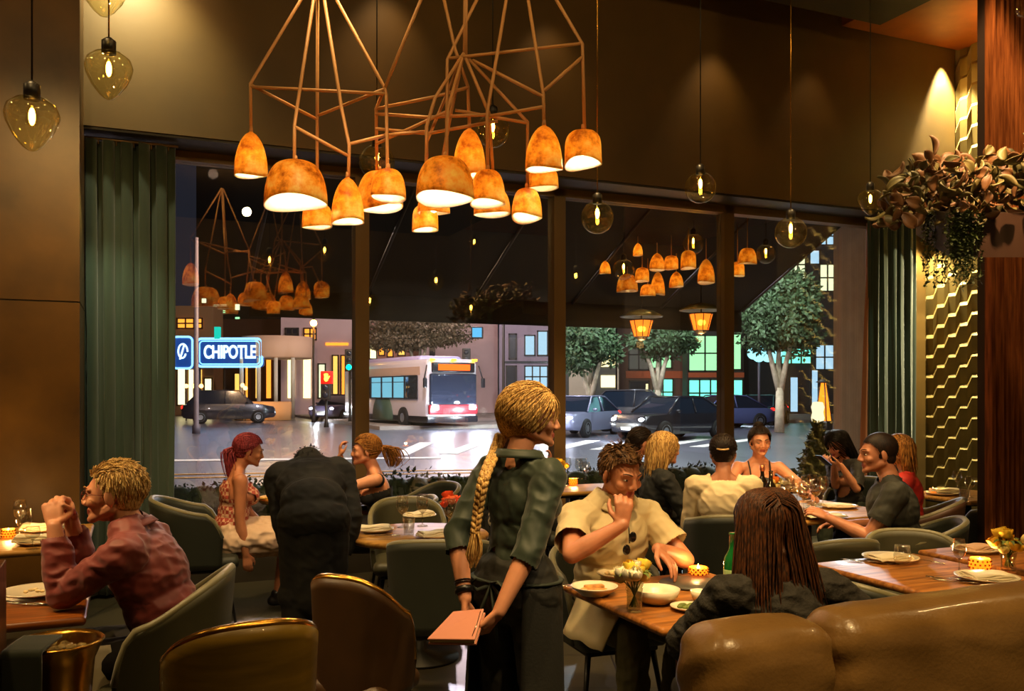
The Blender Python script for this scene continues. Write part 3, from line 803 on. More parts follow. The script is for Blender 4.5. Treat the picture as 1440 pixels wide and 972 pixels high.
# blue neon sign, letters as in the photograph
p0 = P(247, 477, 52); p1 = P(362, 515, 52)
root = empty('neon_sign', P(306, 496, 52), 0, 'blue and white neon sign reading CHIPOTLE on the tan corner building', 'sign')
NB = mat('sign_back', (20, 60, 110), .4, emit=(10, 70, 160), estr=.5); NE = emat('neon_blue', (120, 190, 255), 2.6); NW = emat('neon_white', (190, 225, 255), 2.6)
MB().box((.7, .3, 0), (3.9, .5, 1.7), bev=.2).build('sign_panel', NB, root); MB().box((-2.05, .3, 0), (1.2, .5, 1.9), bev=.2).build('sign_panel', NB, root)
def rr(cx, cz, w_, h_, r_, n=6):
    o = []
    for (sx, sz, a0) in ((1, 1, 0), (-1, 1, 90), (-1, -1, 180), (1, -1, 270)):
        for k in range(n+1):
            a = rad(a0+90*k/n); o.append(V((cx+sx*(w_/2-r_)+math.cos(a)*r_, 0, cz+sz*(h_/2-r_)+math.sin(a)*r_)))
    return o
t = MB(); t.tube(rr(.7, 0, 3.8, 1.62, .25), .07, 6, closed=True); t.tube(rr(.7, 0, 3.5, 1.34, .2), .03, 6, closed=True); t.tube(rr(-2.05, 0, 1.15, 1.85, .25), .06, 6, closed=True)
t.build('neon_border', NE, root)
t = MB(); t.tube([(-2.05+.3*math.cos(a*.35)*(1-.02*a), -.02, .05+.5*math.sin(a*.35)*(1-.02*a)) for a in range(18)], .05, 6); t.tube([(-2.2, -.02, -.4), (-2.05, -.02, .1), (-1.95, -.02, .45)], .05, 6); t.build('neon_emblem', NW, root)
fc = bpy.data.curves.new('t', 'FONT'); fc.body = 'CHIPOTLE'; fc.size = .86; fc.extrude = .03; fc.align_x = 'CENTER'; fc.align_y = 'CENTER'; fc.offset = .02; fc.space_character = .95
fo = bpy.data.objects.new('t', fc); COL.objects.link(fo); me = ev(fo); bpy.data.objects.remove(fo); me.materials.clear(); me.materials.append(NW)
lo = bpy.data.objects.new('neon_lettering', me); COL.objects.link(lo); lo.parent = root; lo.location = (.72, -.03, 0); lo.rotation_euler = (PI/2, 0, 0); lo.scale = (.80, 1.25, 1)
MB().tube([(-1.3, .6, -.9), (-1.3, .6, -3.2)], .12, 8).build('sign_post', DARK, root)
MB().box((.0, 0, 1.15), (.3, .3, .7)).build('sign_finial', emat('teal_light', (20, 190, 170), 1.2), root, False)

# street furniture
root = empty('garden_wall', P(370, 580, 50)*1, 0, 'low curved orange-lit garden wall beyond the dark car', 'wall'); root.location.z = 0
MB().lathe([(0, 0), (1.6, 0), (1.6, 1.0), (1.5, 1.05), (0, 1.05)], seg=40, cy=.4).build('wall_body', mat('garden_wall', (220, 160, 100), .8), root)
plight('garden_glow', (0, -1.6, .6), 60, (1, .6, .25), .05, root)
for (px_, py_) in ((341, 542), (345, 546), (262, 543), (272, 543), (283, 543), (492, 556)):
    r0 = empty('globe_light', P(px_, py_, 49), 0, 'small round warm globe light glowing in front of the shops', 'street lamp', 'small warm globe lights before the shops')
    MB().ell((0, 0, 0), .12, None, 12, 8).build('lamp_globe', emat('globe_warm', (255, 190, 100), 6), r0); MB().tube([(0, 0, -.1), (0, 0, -r0.location.z)], .03, 6).build('pole', DARK, r0)
def pole(name, px, Y, z1, label, cat, r=.08, m=DARK, col=None):
    x = (px-CX)/F*Y; root = empty(name, (x, Y, 0), 0, label, cat); MB().lathe([(r*1.6, 0), (r*1.5, .3), (r, .35), (r*.8, z1)], seg=10).build('pole', m, root); return root
STL = mat('pole_grey', (92, 84, 92), .5)
pole('lamp_post', 276, 34, 7.5, 'plain grey steel lamp post in front of the blue sign', 'lamp post', .10, STL)
r_ = pole('street_lamp', 441, 46, 5.6, 'street lamp with a glaring orange globe below the awning', 'street lamp', .07)
MB().ell((0, 0, 5.15-.0), .17).build('lamp_globe', emat('lamp_orange', (255, 170, 70), 60), r_)
pole('lamp_post', 708, 48, 9, 'slim dark pole beside the mauve building', 'lamp post', .08)
def signal(px, py, Y, col, label):
    x = (px-CX)/F*Y; z = zat(py, Y); root = empty('traffic_light', (x, Y, 0), 0, label, 'traffic light')
    MB().lathe([(.12, 0), (.07, .3), (.06, z+.3)], seg=8).build('pole', DARK, root)
    h = MB().box((0, -.12, z), (.42, .3, 1.1), bev=.04).build('signal_housing', DARK, root)
    for k, c in enumerate(((255, 60, 20), (255, 180, 30), (0, 220, 160))):
        on = k == col
        MB().ell((0, -.28, z+.34-.34*k), (.13, .05, .13)).build('signal_lamp', emat('sig%d' % k, c, 12) if on else DIM, h)
r_ = signal(459, 545, 40, 9, 'traffic signal pole with a glowing red hand pedestrian light')
x = r_ if False else None
root = empty('pedestrian_signal', P(459, 531, 38), 0, 'pedestrian signal glowing with an orange red hand', 'pedestrian signal')
MB().box((0, .1, 0), (.5, .25, .55), bev=.03).build('signal_housing', mat('signal_red_box', (150, 20, 10), .5, emit=(255, 30, 5), estr=.8), root)
h = MB(); h.ell((0, -.05, -.05), (.09, .03, .12)); 
for k in range(4): h.cap((-.06+.04*k, -.05, .0), .02, (-.07+.045*k, -.05, .17-.02*abs(k-1.5)), .018)
h.cap((.08, -.05, -.05), .02, (.14, -.05, .05), .018); h.build('hand_symbol', emat('hand_orange', (255, 150, 40), 12), root)
signal(492, 507, 44, 2, 'traffic light showing green beside the bronze window post, on the shop side')
signal(518, 520, 52, 2, 'traffic light showing green at the back of the bus')
rt = signal(656, 505, 46, 9, 'dark traffic signal above the bus front')
root = empty('blue_street_sign', P(671, 468, 46), 0, 'small glowing blue box sign above the bus', 'sign')
MB().box((0, 0, 0), (.62, .3, .62), bev=.04).build('sign_box', DARK, root); MB().box((0, -.16, 0), (.48, .04, .48)).build('sign_face', emat('blue_face', (90, 170, 220), 1.4), root, False)
root = empty('hanging_sign', P(1075, 497, 40), 0, 'small lit cloud-shaped shop sign on a post in front of the street tree', 'sign')
c = MB(); 
for (a, b_, r__) in ((-.5, 0, .28), (0, .1, .38), (.5, 0, .3), (.15, -.1, .3), (-.25, -.1, .3)): c.ell((a, 0, b_), (r__, .12, r__), None, 14, 8)
c.build('sign_face', emat('cloud_sign', (150, 230, 240), 1.8), root); MB().tube([(-.2, .15, -.2), (-.2, .15, -3.2)], .06, 6).build('sign_post', STL, root)

# trees
BARK = mat('bark_pale', (190, 175, 150), .9, var=.2, vscale=5); LEAFT = mat('tree_leaf', (72, 96, 62), .6, var=.35, vscale=3); LEAFB = mat('tree_leaf_brown', (98, 84, 60), .7, var=.35, vscale=3)
def tree(px, py, Y, cz, cr, label, leaf, n=26, fork=True, seed=1):
    rg = random.Random(seed); x = (px-CX)/F*Y; root = empty('street_tree', (x, Y, 0), 0, label, 'tree')
    T = MB(); zb = cz-cr[2]*.55
    T.tube([(0, 0, 0), (.02, 0, zb*.5)], [.2, .15], 10)
    for a in ((-.55, .1), (.5, -.1), (.1, .3)) if fork else ((0, 0),):
        T.tube([(.02, 0, zb*.42), (a[0]*.5, a[1], zb*.8), (a[0]*1.3, a[1], cz)], [.13, .10, .04], 8)
        for k in range(3): T.tube([(a[0]*1.0, a[1], cz-.3), (a[0]+rg.uniform(-1, 1)*cr[0]*.6, rg.uniform(-1, 1)*cr[1]*.5, cz+rg.uniform(-.2, .8)*cr[2])], [.04, .01], 5)
    T.build('trunk', BARK, root)
    L = MB()
    for i in range(n):
        d = V((rg.gauss(0, 1), rg.gauss(0, 1), rg.gauss(0, 1))).normalized()*rg.uniform(.25, .85)
        leafblob(L, (d.x*cr[0], d.y*cr[1], cz+d.z*cr[2]), (cr[0]*.33, cr[1]*.33, cr[2]*.28), 230, .22, rg)
    o = L.build('tree_crown', leaf, root, False)
tree(1096, 610, 35, 4.55, (1.95, 1.7, 1.9), 'street tree with a pale forked trunk and green crown outside the last pane', LEAFT, 70)
tree(830, 600, 38, 3.7, (1.5, 1.4, 1.5), 'street tree with drooping green crown beside the middle window post', LEAFT, 46, seed=4)
tree(925, 600, 39, 3.9, (1.6, 1.3, 1.0), 'street tree with green crown above the dark parked car', LEAFT, 40, seed=6)
tree(588, 590, 50, 4.9, (3.6, 2, 1.4), 'brownish leafy tree spreading behind the bus roof', LEAFB, 56, seed=8)

# tall glowing patio heater and small white lantern
root = empty('patio_heater', (P(1158, 600, 34).x, 34, .13), 0, 'tall glowing orange patio heater beside the stone pilaster', 'patio heater')
MB().lathe([(.30, .35), (.10, 1.75), (.10, 1.8)], seg=4).build('heater_glow', emat('heater_orange', (255, 130, 30), 2.2), root, False)
MB().lathe([(.0, 0), (.34, 0), (.36, .3), (.32, .36), (.0, .36)], seg=4).build('heater_base', DARK, root, False)
MB().lathe([(.16, 1.8), (.3, 1.84), (.0, 1.98)], seg=12).build('heater_cap', DARK, root)
c = MB(); [c.tube([(.32*math.cos(rad(a)), .32*math.sin(rad(a)), .3), (.12*math.cos(rad(a)), .12*math.sin(rad(a)), 1.82)], .025, 5) for a in (0, 90, 180, 270)]; c.build('heater_frame', DARK, root)
root = empty('globe_lantern', (P(1150, 600, 33).x, 33, .13), 0, 'small white glowing paper-like lantern below the patio heater', 'lantern')
MB().lathe([(0, .30), (.2, .34), (.24, .5), (.2, .68), (.2, .72), (.24, .9), (.18, 1.08), (0, 1.1)], seg=16).build('lantern_globe', emat('lantern_white', (255, 235, 190), 1.3), root)
MB().lathe([(.0, 0), (.16, 0), (.16, .3), (0, .3)]).build('lantern_base', DARK, root)

# vehicles
TYRE = mat('tyre', (18, 18, 18), .8); RIM = mat('wheel_rim', (170, 175, 180), .3, metal=.8); CGL = mat('car_glass', (25, 35, 48), .08, coat=.5)
HL = emat('headlight', (225, 235, 255), 40); TL = emat('taillight', (255, 30, 20), 5); AMBL = emat('amber_marker', (255, 170, 30), 12)
def loft(mb, secs):
    n = len(secs[0]); vs = [p for s_ in secs for p in s_]; fs = []
    for i in range(len(secs)-1):
        for j in range(n): fs.append((i*n+j, i*n+(j+1) % n, (i+1)*n+(j+1) % n, (i+1)*n+j))
    fs.append(tuple(range(n))[::-1]); fs.append(tuple((len(secs)-1)*n+j for j in range(n))); mb.add(vs, fs)
def car(px, Y, rz, paint, label, suv=False, lights=1):
    x = (px-CX)/F*Y; root = empty('car', (x, Y, -.02), rad(rz), label, 'car')
    L = 2.3; top = 1.68 if suv else 1.45; belt = 1.02 if suv else .92
    st = [(-L, .42, .62, .70), (-L+.12, .30, .86, .80), (-L+.7, .24, belt-.04, .86), (-.9, .22, belt, .90), (.9, .22, belt, .90), (L-.5, .24, belt, .88), (L-.08, .3, belt-.08, .82), (L, .45, .8, .72)]
    b = MB(); secs = []
    for (xx, zb, zt, hw) in st:
        secs.append([V((xx, -hw*.92, zb)), V((xx, -hw, zb+.18)), V((xx, -hw, (zb+zt)/2+.08)), V((xx, -hw*.93, zt-.03)), V((xx, -hw*.8, zt)), V((xx, hw*.8, zt)), V((xx, hw*.93, zt-.03)), V((xx, hw, (zb+zt)/2+.08)), V((xx, hw, zb+.18)), V((xx, hw*.92, zb))])
    loft(b, secs); body = b.build('car_body', paint, root); sharp(body, 50)
    g = MB(); r0 = 1.75 if suv else 1.2; secs = []
    for (xx, zt, hw) in ((-1.15, belt-.02, .82), (-.45, top-.06, .66), (.3, top, .68), (r0-.35, top-.04, .66), (L-.25 if suv else 1.85, belt-.02, .8)):
        secs.append([V((xx, -.82, belt-.04)), V((xx, -hw, zt)), V((xx, -hw*.85, zt+.01)), V((xx, hw*.85, zt+.01)), V((xx, hw, zt)), V((xx, .82, belt-.04))])
    loft(g, secs); sharp(g.build('car_windows', CGL, root), 40)
    rf = MB(); rf.box((.45 if suv else .25, 0, top-.0), (1.7 if suv else 1.1, 1.16, .05), bev=.02)
    for q in (-1, 1):
        rf.tube([(-1.15, q*.82, belt), (-.43, q*.665, top), (.3, q*.685, top+.01), (r0-.35, q*.665, top-.02), (1.85 if not suv else L-.25, q*.82, belt)], .03, 6); rf.tube([(.25, q*.84, belt), (.2, q*.685, top)], .03, 6)
    rf.build('car_roof', paint, root)
    for wx in (-1.4, 1.4):
        for q in (-1, 1):
            Mw = M4.Rotation(PI/2, 3, 'X')
            wo = MB().lathe([(.2, -.1), (.33, -.1), (.345, -.05), (.345, .05), (.33, .1), (.2, .1)], (wx, q*.84, .33), 20, Mw).build('wheel', TYRE, root)
            rm = MB().lathe([(.0, -.09), (.06, -.1), (.2, -.06), (.22, -.1), (.22, .1), (.2, .06), (.06, .1), (0, .09)], (wx, q*.86, .33), 10, Mw).build('wheel_rim', RIM, wo)
    for q in (-1, 1):
        if lights & 1: MB().ell((-L+.08, q*.60, .70), (.06, .13, .07)).build('headlight', HL, root)
        else: MB().ell((-L+.08, q*.60, .70), (.06, .13, .07)).build('headlight', CGL, root)
        MB().ell((L-.03, q*.62, .82), (.06, .15, .08)).build('tail_light', TL, root)
        MB().ell((-.85, q*.98, belt+.06), (.08, .09, .06)).build('wing_mirror', paint, root)
    g = MB(); g.box((-L+.02, 0, .52), (.06, .9, .16), bev=.02); g.build('grille', DARK, root)
    g = MB(); g.box((-L-.01, 0, .42), (.03, .42, .1)); g.build('licence_plate', mat('plate_w', (210, 210, 200), .5), root, False)
    if lights & 1:
        plight('headlight_glow', (-L-.6, 0, .6), 120, (.85, .92, 1), .1, root)
    return root
car(815, 33, 62, mat('paint_silver', (150, 155, 185), .3, metal=.4, coat=.6), 'silver blue hatchback with its headlights on, beside the middle window post', False)
car(900, 37, 172, mat('paint_graphite', (70, 68, 72), .3, metal=.5, coat=.6), 'graphite estate car seen from its side with red tail light', True, 0)
car(945, 30.5, 40, mat('paint_black', (28, 30, 36), .25, coat=.8), 'black car with a starry headlight ahead of the graphite estate', False)
car(1015, 40, 20, mat('paint_blue', (100, 110, 160), .3, metal=.3, coat=.6), 'blue grey saloon parked by the mint lit shop', False, 0)
car(1072, 44.5, 60, mat('paint_teal', (60, 110, 110), .3, coat=.6), 'teal car with glowing headlights behind the woman with the updo', False)
car(322, 46, 200, mat('paint_navy', (24, 28, 40), .25, coat=.8), 'dark car with bluish glossy roof below the blue sign', True, 0)
car(478, 50, 75, mat('paint_umber', (52, 44, 60), .3, coat=.6), 'dark car with one bright warm headlight by the shop columns', False)

# bus
bx = P(600, 598, 38.5); root = empty('city_bus', (bx.x, 38.5, -.02), rad(0), 'white and red city bus with glowing orange destination sign and headlights on', 'bus')
BUSW = mat('bus_white', (215, 208, 215), .35, coat=.5); BUSR = mat('bus_red', (150, 35, 45), .35, coat=.5); BUSG = mat('bus_green', (70, 95, 80), .4); BL = mat('bus_black', (22, 20, 26), .3)
fx0, fx1 = (607-CX)/F*38.5-bx.x, (683-CX)/F*38.5-bx.x   # front face
W2 = (fx1-fx0); ang = rad(58)   # the body runs back to the side
Bm = M4.Translation((fx0+W2/2, 0, 0)) @ M4.Rotation(rad(-14), 4, 'Z')
# body local: front faces -Y, length goes +Y then we rotate so that the side facing -X shows
Bm = M4.Translation((fx1-.35, .2, 0)) @ M4.Rotation(rad(32), 4, 'Z')
LB = 9.5; WB = 2.45
def bb_(c, d, bev=0): return MB().box(c, d, bev=bev).xf(Bm)
body = bb_((-WB/2, LB/2, 1.72), (WB, LB, 2.62), .22).build('bus_body', BUSW, root)
bb_((-WB/2, LB/2+.4, 3.02), (WB*.86, LB-1.4, .34), .15).build('roof_pod', mat('bus_lilac', (190, 180, 225), .35), root)
bb_((-WB/2, LB/2, .44), (WB+.02, LB+.02, .28), .05).build('bus_skirt', BL, root)
bb_((-WB/2, -.02, 1.72), (WB*.92, .16, 1.35), .1).build('windscreen', mat('bus_glass', (32, 36, 50), .08, coat=.6, emit=(60, 80, 110), estr=.12), root)
bb_((-WB/2, -.03, .86), (WB*.96, .18, .42), .06).build('bumper_panel', BUSR, root)
ds = bb_((-WB/2, -.03, 2.66), (WB*.84, .16, .42), .05).build('destination_sign', BL, root)
bb_((-WB/2, -.13, 2.66), (WB*.62, .03, .26)).build('sign_display', emat('led_orange', (255, 84, 22), 3.2), ds, False)
for q in (-.45, .45): bb_((-WB/2+q*WB*.82, -.10, .95), (.34, .12, .2), .05).build('headlight', HL, root)
for q in (-.46, 0, .46): bb_((-WB/2+q*WB*.9, -.08, 2.98), (.2, .1, .09)).build('marker_light', AMBL, root)
bb_((-WB-.0, LB*.5, 2.52), (.04, LB*.86, .36)).build('roof_band', mat('bus_tan', (200, 170, 150), .4), root, False)
WBL = emat('bus_window_lit', (120, 190, 215), 1.0)
for k in range(6):
    wm = WBL if k in (1, 2, 3) else mat('bus_window', (40, 48, 58), .1, coat=.5)
    w_ = bb_((-WB-.02, 1.5+k*1.25, 1.82), (.06, 1.1, .95), .02).build('side_window', wm, root)
    fr = MB(); fr.box((-WB-.05, 1.5+k*1.25, 2.3), (.04, 1.2, .05)); fr.box((-WB-.05, 1.5+k*1.25, 1.33), (.04, 1.2, .05)); fr.box((-WB-.05, .9+k*1.25, 1.8), (.04, .07, 1.0)); fr.box((-WB-.05, 1.5+k*1.25, 2.05), (.03, 1.1, .03)); fr.xf(Bm).build('window_frame', BL, w_, False)
g = MB(); 
g.lathe([(0, -.02), (1.15, -.02), (1.15, .02), (0, .02)], (-WB-.01, 4.6, .42), 24, M4.Rotation(PI/2, 3, 'Y')); g.xf(Bm); g.v = [p if p.z > .3 else V((p.x, p.y, .3)) for p in g.v]; g.build('side_swoosh', BUSG, root)
for yy in (2.3, 7.2):
    wo = MB().lathe([(.3, -.14), (.46, -.14), (.48, 0), (.46, .14), (.3, .14)], (-WB+.05, yy, .48), 20, M4.Rotation(PI/2, 3, 'Y')).xf(Bm).build('wheel', TYRE, root)
    MB().lathe([(0, -.16), (.1, -.17), (.28, -.12), (.3, .1)], (-WB+.05, yy, .48), 14, M4.Rotation(PI/2, 3, 'Y')).xf(Bm).build('wheel_rim', RIM, wo)
m_ = MB(); 
for q, s_ in ((-WB-.18, -1), (.18, 1)): m_.box((q, -.15, 2.0), (.16, .14, .42), bev=.04); m_.tube([(q, -.1, 2.2), (q-s_*.15, -.02, 2.75)], .03, 6)
m_.xf(Bm).build('mirror', BL, root)
plight('bus_headlight_glow', Bm @ V((-.4, -1.2, .8)), 260, (.8, .9, 1), .15, root); plight('bus_headlight_glow', Bm @ V((-WB+.3, -1.2, .8)), 260, (.8, .9, 1), .15, root)

# street lighting
for (px, Y, z, pw, c) in ((600, 30, 8.5, 2600, (.95, .85, 1)), (900, 33, 8.5, 2600, (.8, .92, 1)), (1110, 28, 8, 1500, (.9, 1, .9)), (380, 34, 8, 2200, (1, .62, .35)), (300, 22, 7, 900, (1, .7, .6)), (1150, 14, 5, 160, (.95, .9, .8)), (1120, 20, 6.5, 1500, (.85, .92, 1)), (960, 22, 7, 700, (.85, .92, 1)), (650, 48, 10, 2200, (1, .75, .8))):
    plight('street_light', ((px-CX)/F*Y, Y, z), pw, c, .12)
# ------------------------------------------------------------ furniture
CHG = mat('chair_green', (27, 31, 20), .6, sheen=.03, var=.1, vscale=8, bump=.03); CHP = mat('chair_piping', (104, 98, 68), .45, sheen=.2)
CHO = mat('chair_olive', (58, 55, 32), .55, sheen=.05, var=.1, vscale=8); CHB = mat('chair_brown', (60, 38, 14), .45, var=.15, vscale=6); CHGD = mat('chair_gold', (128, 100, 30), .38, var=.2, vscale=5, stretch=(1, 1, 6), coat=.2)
BRASS = mat('brass', (205, 150, 62), .25, metal=1, var=.1); LEGM = mat('leg_black', (20, 17, 14), .4, metal=.3)
TWOOD = wood('table_wood', (172, 112, 52), (118, 70, 28), .42, 3, .15, 0); TWD2 = wood('table_wood_pale', (196, 146, 70), (150, 102, 44), .42, 3, .15, 0)
WHT = mat('plate_white', (225, 210, 180), .25, coat=.4); NAP = mat('napkin_linen', (228, 214, 182), .8, bump=.1, bscale=60); SILV = mat('silver', (215, 205, 190), .2, metal=1)
GLS = thin_glass('table_glass', (.88, .88, .84), 2.3, .0); WINE = mat('red_wine', (60, 8, 12), .1, coat=.5)
def chair(name, x, y, face, label, m=CHG, pip=CHP, group=None, h=.86, wd=.27, arm=.64, round_=1.0, z0=0, tilt=0, power=2.0):
    """curved shell dining chair; the sitter looks along +y"""
    root = empty(name, (x, y, z0), rad(face), label, 'chair', group)
    if tilt: root.rotation_euler.x = rad(tilt)
    TM = 112; nz = 12; na = 36; zb = .40
    def top(t):   # t in -1..1
        return arm+(h-arm)*max(0, math.cos(PI/2*min(1, abs(t)**(power/2))))**.75
    def pt(t, k, off):
        a = rad(TM)*t; zt = top(t)
        if abs(t) > .86: zt -= (abs(t)-.86)/.14*(.10)
        z = zb+(zt-zb)*k; fl = (1+.16*(z-zb)/.45)
        e = .72
        cx = math.copysign(abs(math.sin(a))**e, math.sin(a)); cy = math.copysign(abs(math.cos(a))**e, math.cos(a))
        return V(((wd-.02+off)*cx*(.92+.08*k), -((wd-.04+off)*cy*fl)+.02, z))
    n = 36; S = MB()
    vs = []; 
    for off in (-.016, .016):
        for j in range(nz+1):
            for i in range(n+1): vs.append(pt(i/n*2-1, j/nz, off))
    fs = []; W_ = n+1; B_ = W_*(nz+1)
    for j in range(nz):
        for i in range(n):
            fs.append((j*W_+i, j*W_+i+1, (j+1)*W_+i+1, (j+1)*W_+i)); fs.append((B_+j*W_+i, B_+(j+1)*W_+i, B_+(j+1)*W_+i+1, B_+j*W_+i+1))
    for i in range(n):
        fs.append((nz*W_+i, nz*W_+i+1, B_+nz*W_+i+1, B_+nz*W_+i)); fs.append((i, B_+i, B_+i+1, i+1))
    for j in range(nz):
        fs.append((j*W_, (j+1)*W_, B_+(j+1)*W_, B_+j*W_)); fs.append((j*W_+n, B_+j*W_+n, B_+(j+1)*W_+n, (j+1)*W_+n))
    S.add(vs, fs); S.build('backrest', m, root)
    p = MB(); p.tube([pt(i/n*2-1, 1, 0) for i in range(n+1)], .0175, 8); p.build('piping', pip, root)
    s_ = MB(); s_.box((0, .015, .425), (wd*1.72, wd*1.7, .09), bev=.04); s_.build('seat', m, root)
    f = MB(); f.box((0, .01, .37), (wd*1.4, wd*1.4, .03), bev=.01); f.build('seat_frame', LEGM, root)
    for q in (-1, 1):
        for r_ in (-1, 1):
            MB().tube([(q*wd*.62, r_*wd*.62, .38), (q*wd*.82, r_*wd*.82, 0)], [.016, .009], 8).build('leg', LEGM, root)
    return root
def table_rect(c, ex, wx, wy, label, m=TWOOD, z=.75, th=.035, axis=None, name='dining_table', group=None, ped=True):
    """c: centre; ex: angle of the x side"""
    root = empty(name, (c[0], c[1], 0), ex, label, 'table', group)
    MB().box((0, 0, z-th/2), (wx, wy, th), bev=.016).build('tabletop', m, root)
    b = MB(); b.box((0, 0, z-th-.015), (wx*.6, wy*.6, .03)); b.tube([(0, 0, z-th-.02), (0, 0, .03)], .045, 14); b.build('pedestal', LEGM if ped == 1 else m, root)
    b = MB(); b.box((0, 0, .015), (wx*.6, .07, .03), bev=.01); b.box((0, 0, .015), (.07, wy*.6, .03), bev=.01); b.build('table_base', LEGM, root)
    return root
def table_round(c, r, label, m=TWD2, z=.75):
    root = empty('round_table', (c[0], c[1], 0), 0, label, 'table')
    MB().lathe([(0, z-.035), (r-.012, z-.035), (r, z-.028), (r, z-.008), (r-.008, z), (0, z)], seg=56).build('tabletop', m, root)
    MB().lathe([(.24, 0), (.24, .015), (.05, .05), (.035, .2), (.035, .6), (.09, z-.036), (0, z-.036)], seg=28).build('pedestal', LEGM, root)
    return root
def plate(p, label, r=.135, m=WHT, group=None, deep=.018):
    root = empty('plate', p, 0, label, 'plate', group)
    MB().lathe([(0, .004), (r*.5, .002), (r*.6, 0), (r*.62, .003), (r*.95, deep*.8), (r, deep), (r, deep+.004), (r*.93, deep+.002), (r*.62, .009), (0, .008)], seg=40).build('plate_body', m, root)
    return root
def napkin(p, label, rz=0, w_=.22, d_=.11, h=.022, group=None, m=NAP):
    root = empty('napkin', p, rad(rz), label, 'napkin', group)
    b = MB(); rg = random.Random(label)
    for k in range(3):
        y0 = h/3*k; a = rg.uniform(-2, 2)
        b.add(*(lambda q: (q.v, q.f))(MB().grid(lambda i, j: V(((i-.5)*w_*(1-.05*k), (j-.5)*d_*(1-.08*k)+.004*math.sin(i*9+k), y0+h/3*.95*(1 if .06 < j < .94 else .25)+.003*math.sin(i*7+j*5+k*2))), 14, 10)))
    b.build('napkin_cloth', m, root, thick=h/3.4)
    return root
def wineglass(p, label, h=.2, r=.04, wine=False, group=None, stem=True):
    root = empty('wine_glass', p, 0, label, 'glass', group)
    z0 = h*.42 if stem else .01
    MB().lathe([(.008, z0), (r*.75, z0+h*.1), (r, z0+h*.24), (r*.97, z0+h*.36), (r*.8, h)], seg=24).build('glass_bowl', GLS, root)
    if stem: MB().lathe([(0, 0), (r*.85, .001), (r*.85, .003), (.006, .012), (.0035, .03), (.0035, z0-.01), (.01, z0+.003), (0, z0+.004)], seg=20).build('glass_stem', thin_glass('stem_glass', (.85, .85, .8), 1.9, .02), root)
    if wine: MB().lathe([(0, z0+.004), (r*.72, z0+h*.1), (r*.93, z0+h*.2), (0, z0+h*.2)], seg=20).build('wine', WINE, root)
    return root
def tumbler(p, label, h=.10, r=.036, water=.5, group=None):
    root = empty('water_glass', p, 0, label, 'glass', group)
    MB().lathe([(0, .002), (r*.8, 0), (r*.85, .004), (r, h), (r*.94, h), (r*.78, .012), (0, .012)], seg=24).build('glass_body', GLS, root)
    return root
def cutlery(p, rz, kind, label, group=None):
    root = empty(kind, p, rad(rz), label, kind, group); b = MB()
    if kind == 'knife':
        b.tube([(0, -.10, .006), (0, .0, .006)], [.006, .005], 8, flat=.6); b.prism([(-.004, 0), (.006, 0), (.008, .08), (0, .115), (-.005, .1)], .004, .006)
    else:
        b.tube([(0, -.10, .004), (0, -.02, .008), (0, .04, .006)], [.006, .0035, .004], 8, flat=.5)
        b.ell((0, .055, .005), (.011, .018, .003)); [b.tube([(q*.003, .065, .005), (q*.003, .105, .009)], .0013, 5) for q in (-3, -1, 1, 3)]
    b.build('metal', SILV, root); return root
def candle(p, label, r=.045, h=.05, power=1.2, col=(255, 150, 40), group=None):
    root = empty('candle_holder', p, 0, label, 'candle', group)
    g = MB().lathe([(r*.7, 0), (r*.95, .004), (r, h*.5), (r*.92, h), (r*.86, h), (r*.9, h*.5), (r*.7, .008), (0, .008)], seg=24)
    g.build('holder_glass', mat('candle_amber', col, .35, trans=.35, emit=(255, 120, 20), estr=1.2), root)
    d = MB()
    for k in range(14):
        for j in range(3):
            a = 2*PI*(k+.5*(j % 2))/14; d.ell((math.cos(a)*r*1.0, math.sin(a)*r*1.0, h*(.2+.3*j)), .0055, None, 6, 4)
    d.build('holder_pattern', BRASS, root)
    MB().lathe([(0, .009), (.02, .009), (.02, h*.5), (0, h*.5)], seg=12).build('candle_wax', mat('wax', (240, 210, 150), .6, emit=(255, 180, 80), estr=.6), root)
    MB().lathe([(0, h*.5), (.006, h*.5+.008), (.005, h*.5+.016), (0, h*.5+.032)], seg=8).build('flame', emat('flame', (255, 200, 90), 40), root)
    plight('candle_light', (0, 0, h+.03), power, (1, .55, .18), .015, root)
    return root
def bloom(b, c, r, rg, layers=5, open_=1.0, tiltv=(0, 0, 1)):
    Q = V(tiltv).to_track_quat('Z', 'Y').to_matrix(); b.ell(V(c), (r*.42, r*.42, r*.45), Q, 10, 8)
    for l in range(layers):
        t = l/(layers-1) if layers > 1 else 1; n = 3+l
        for k in range(n):
            a0 = 2*PI*(k+.5*l)/n+rg.uniform(-.2, .2); R_ = r*(.35+.6*t); top_ = rad(78-58*t*open_); wd_ = PI/n*1.35
            def fn(i, j):
                el = rad(-70)+(top_+rad(70))*j; a = a0+(i-.5)*2*wd_*math.sin(PI*min(1, .25+j*.6)); q = R_*(1+.25*t*max(0, j-.7)/.3*open_)
                return V(c)+Q @ V((q*math.cos(el)*math.cos(a), q*math.cos(el)*math.sin(a), q*math.sin(el)-.02*r+.05*r*math.sin(a*3)*j))
            b.grid(fn, 4, 6)
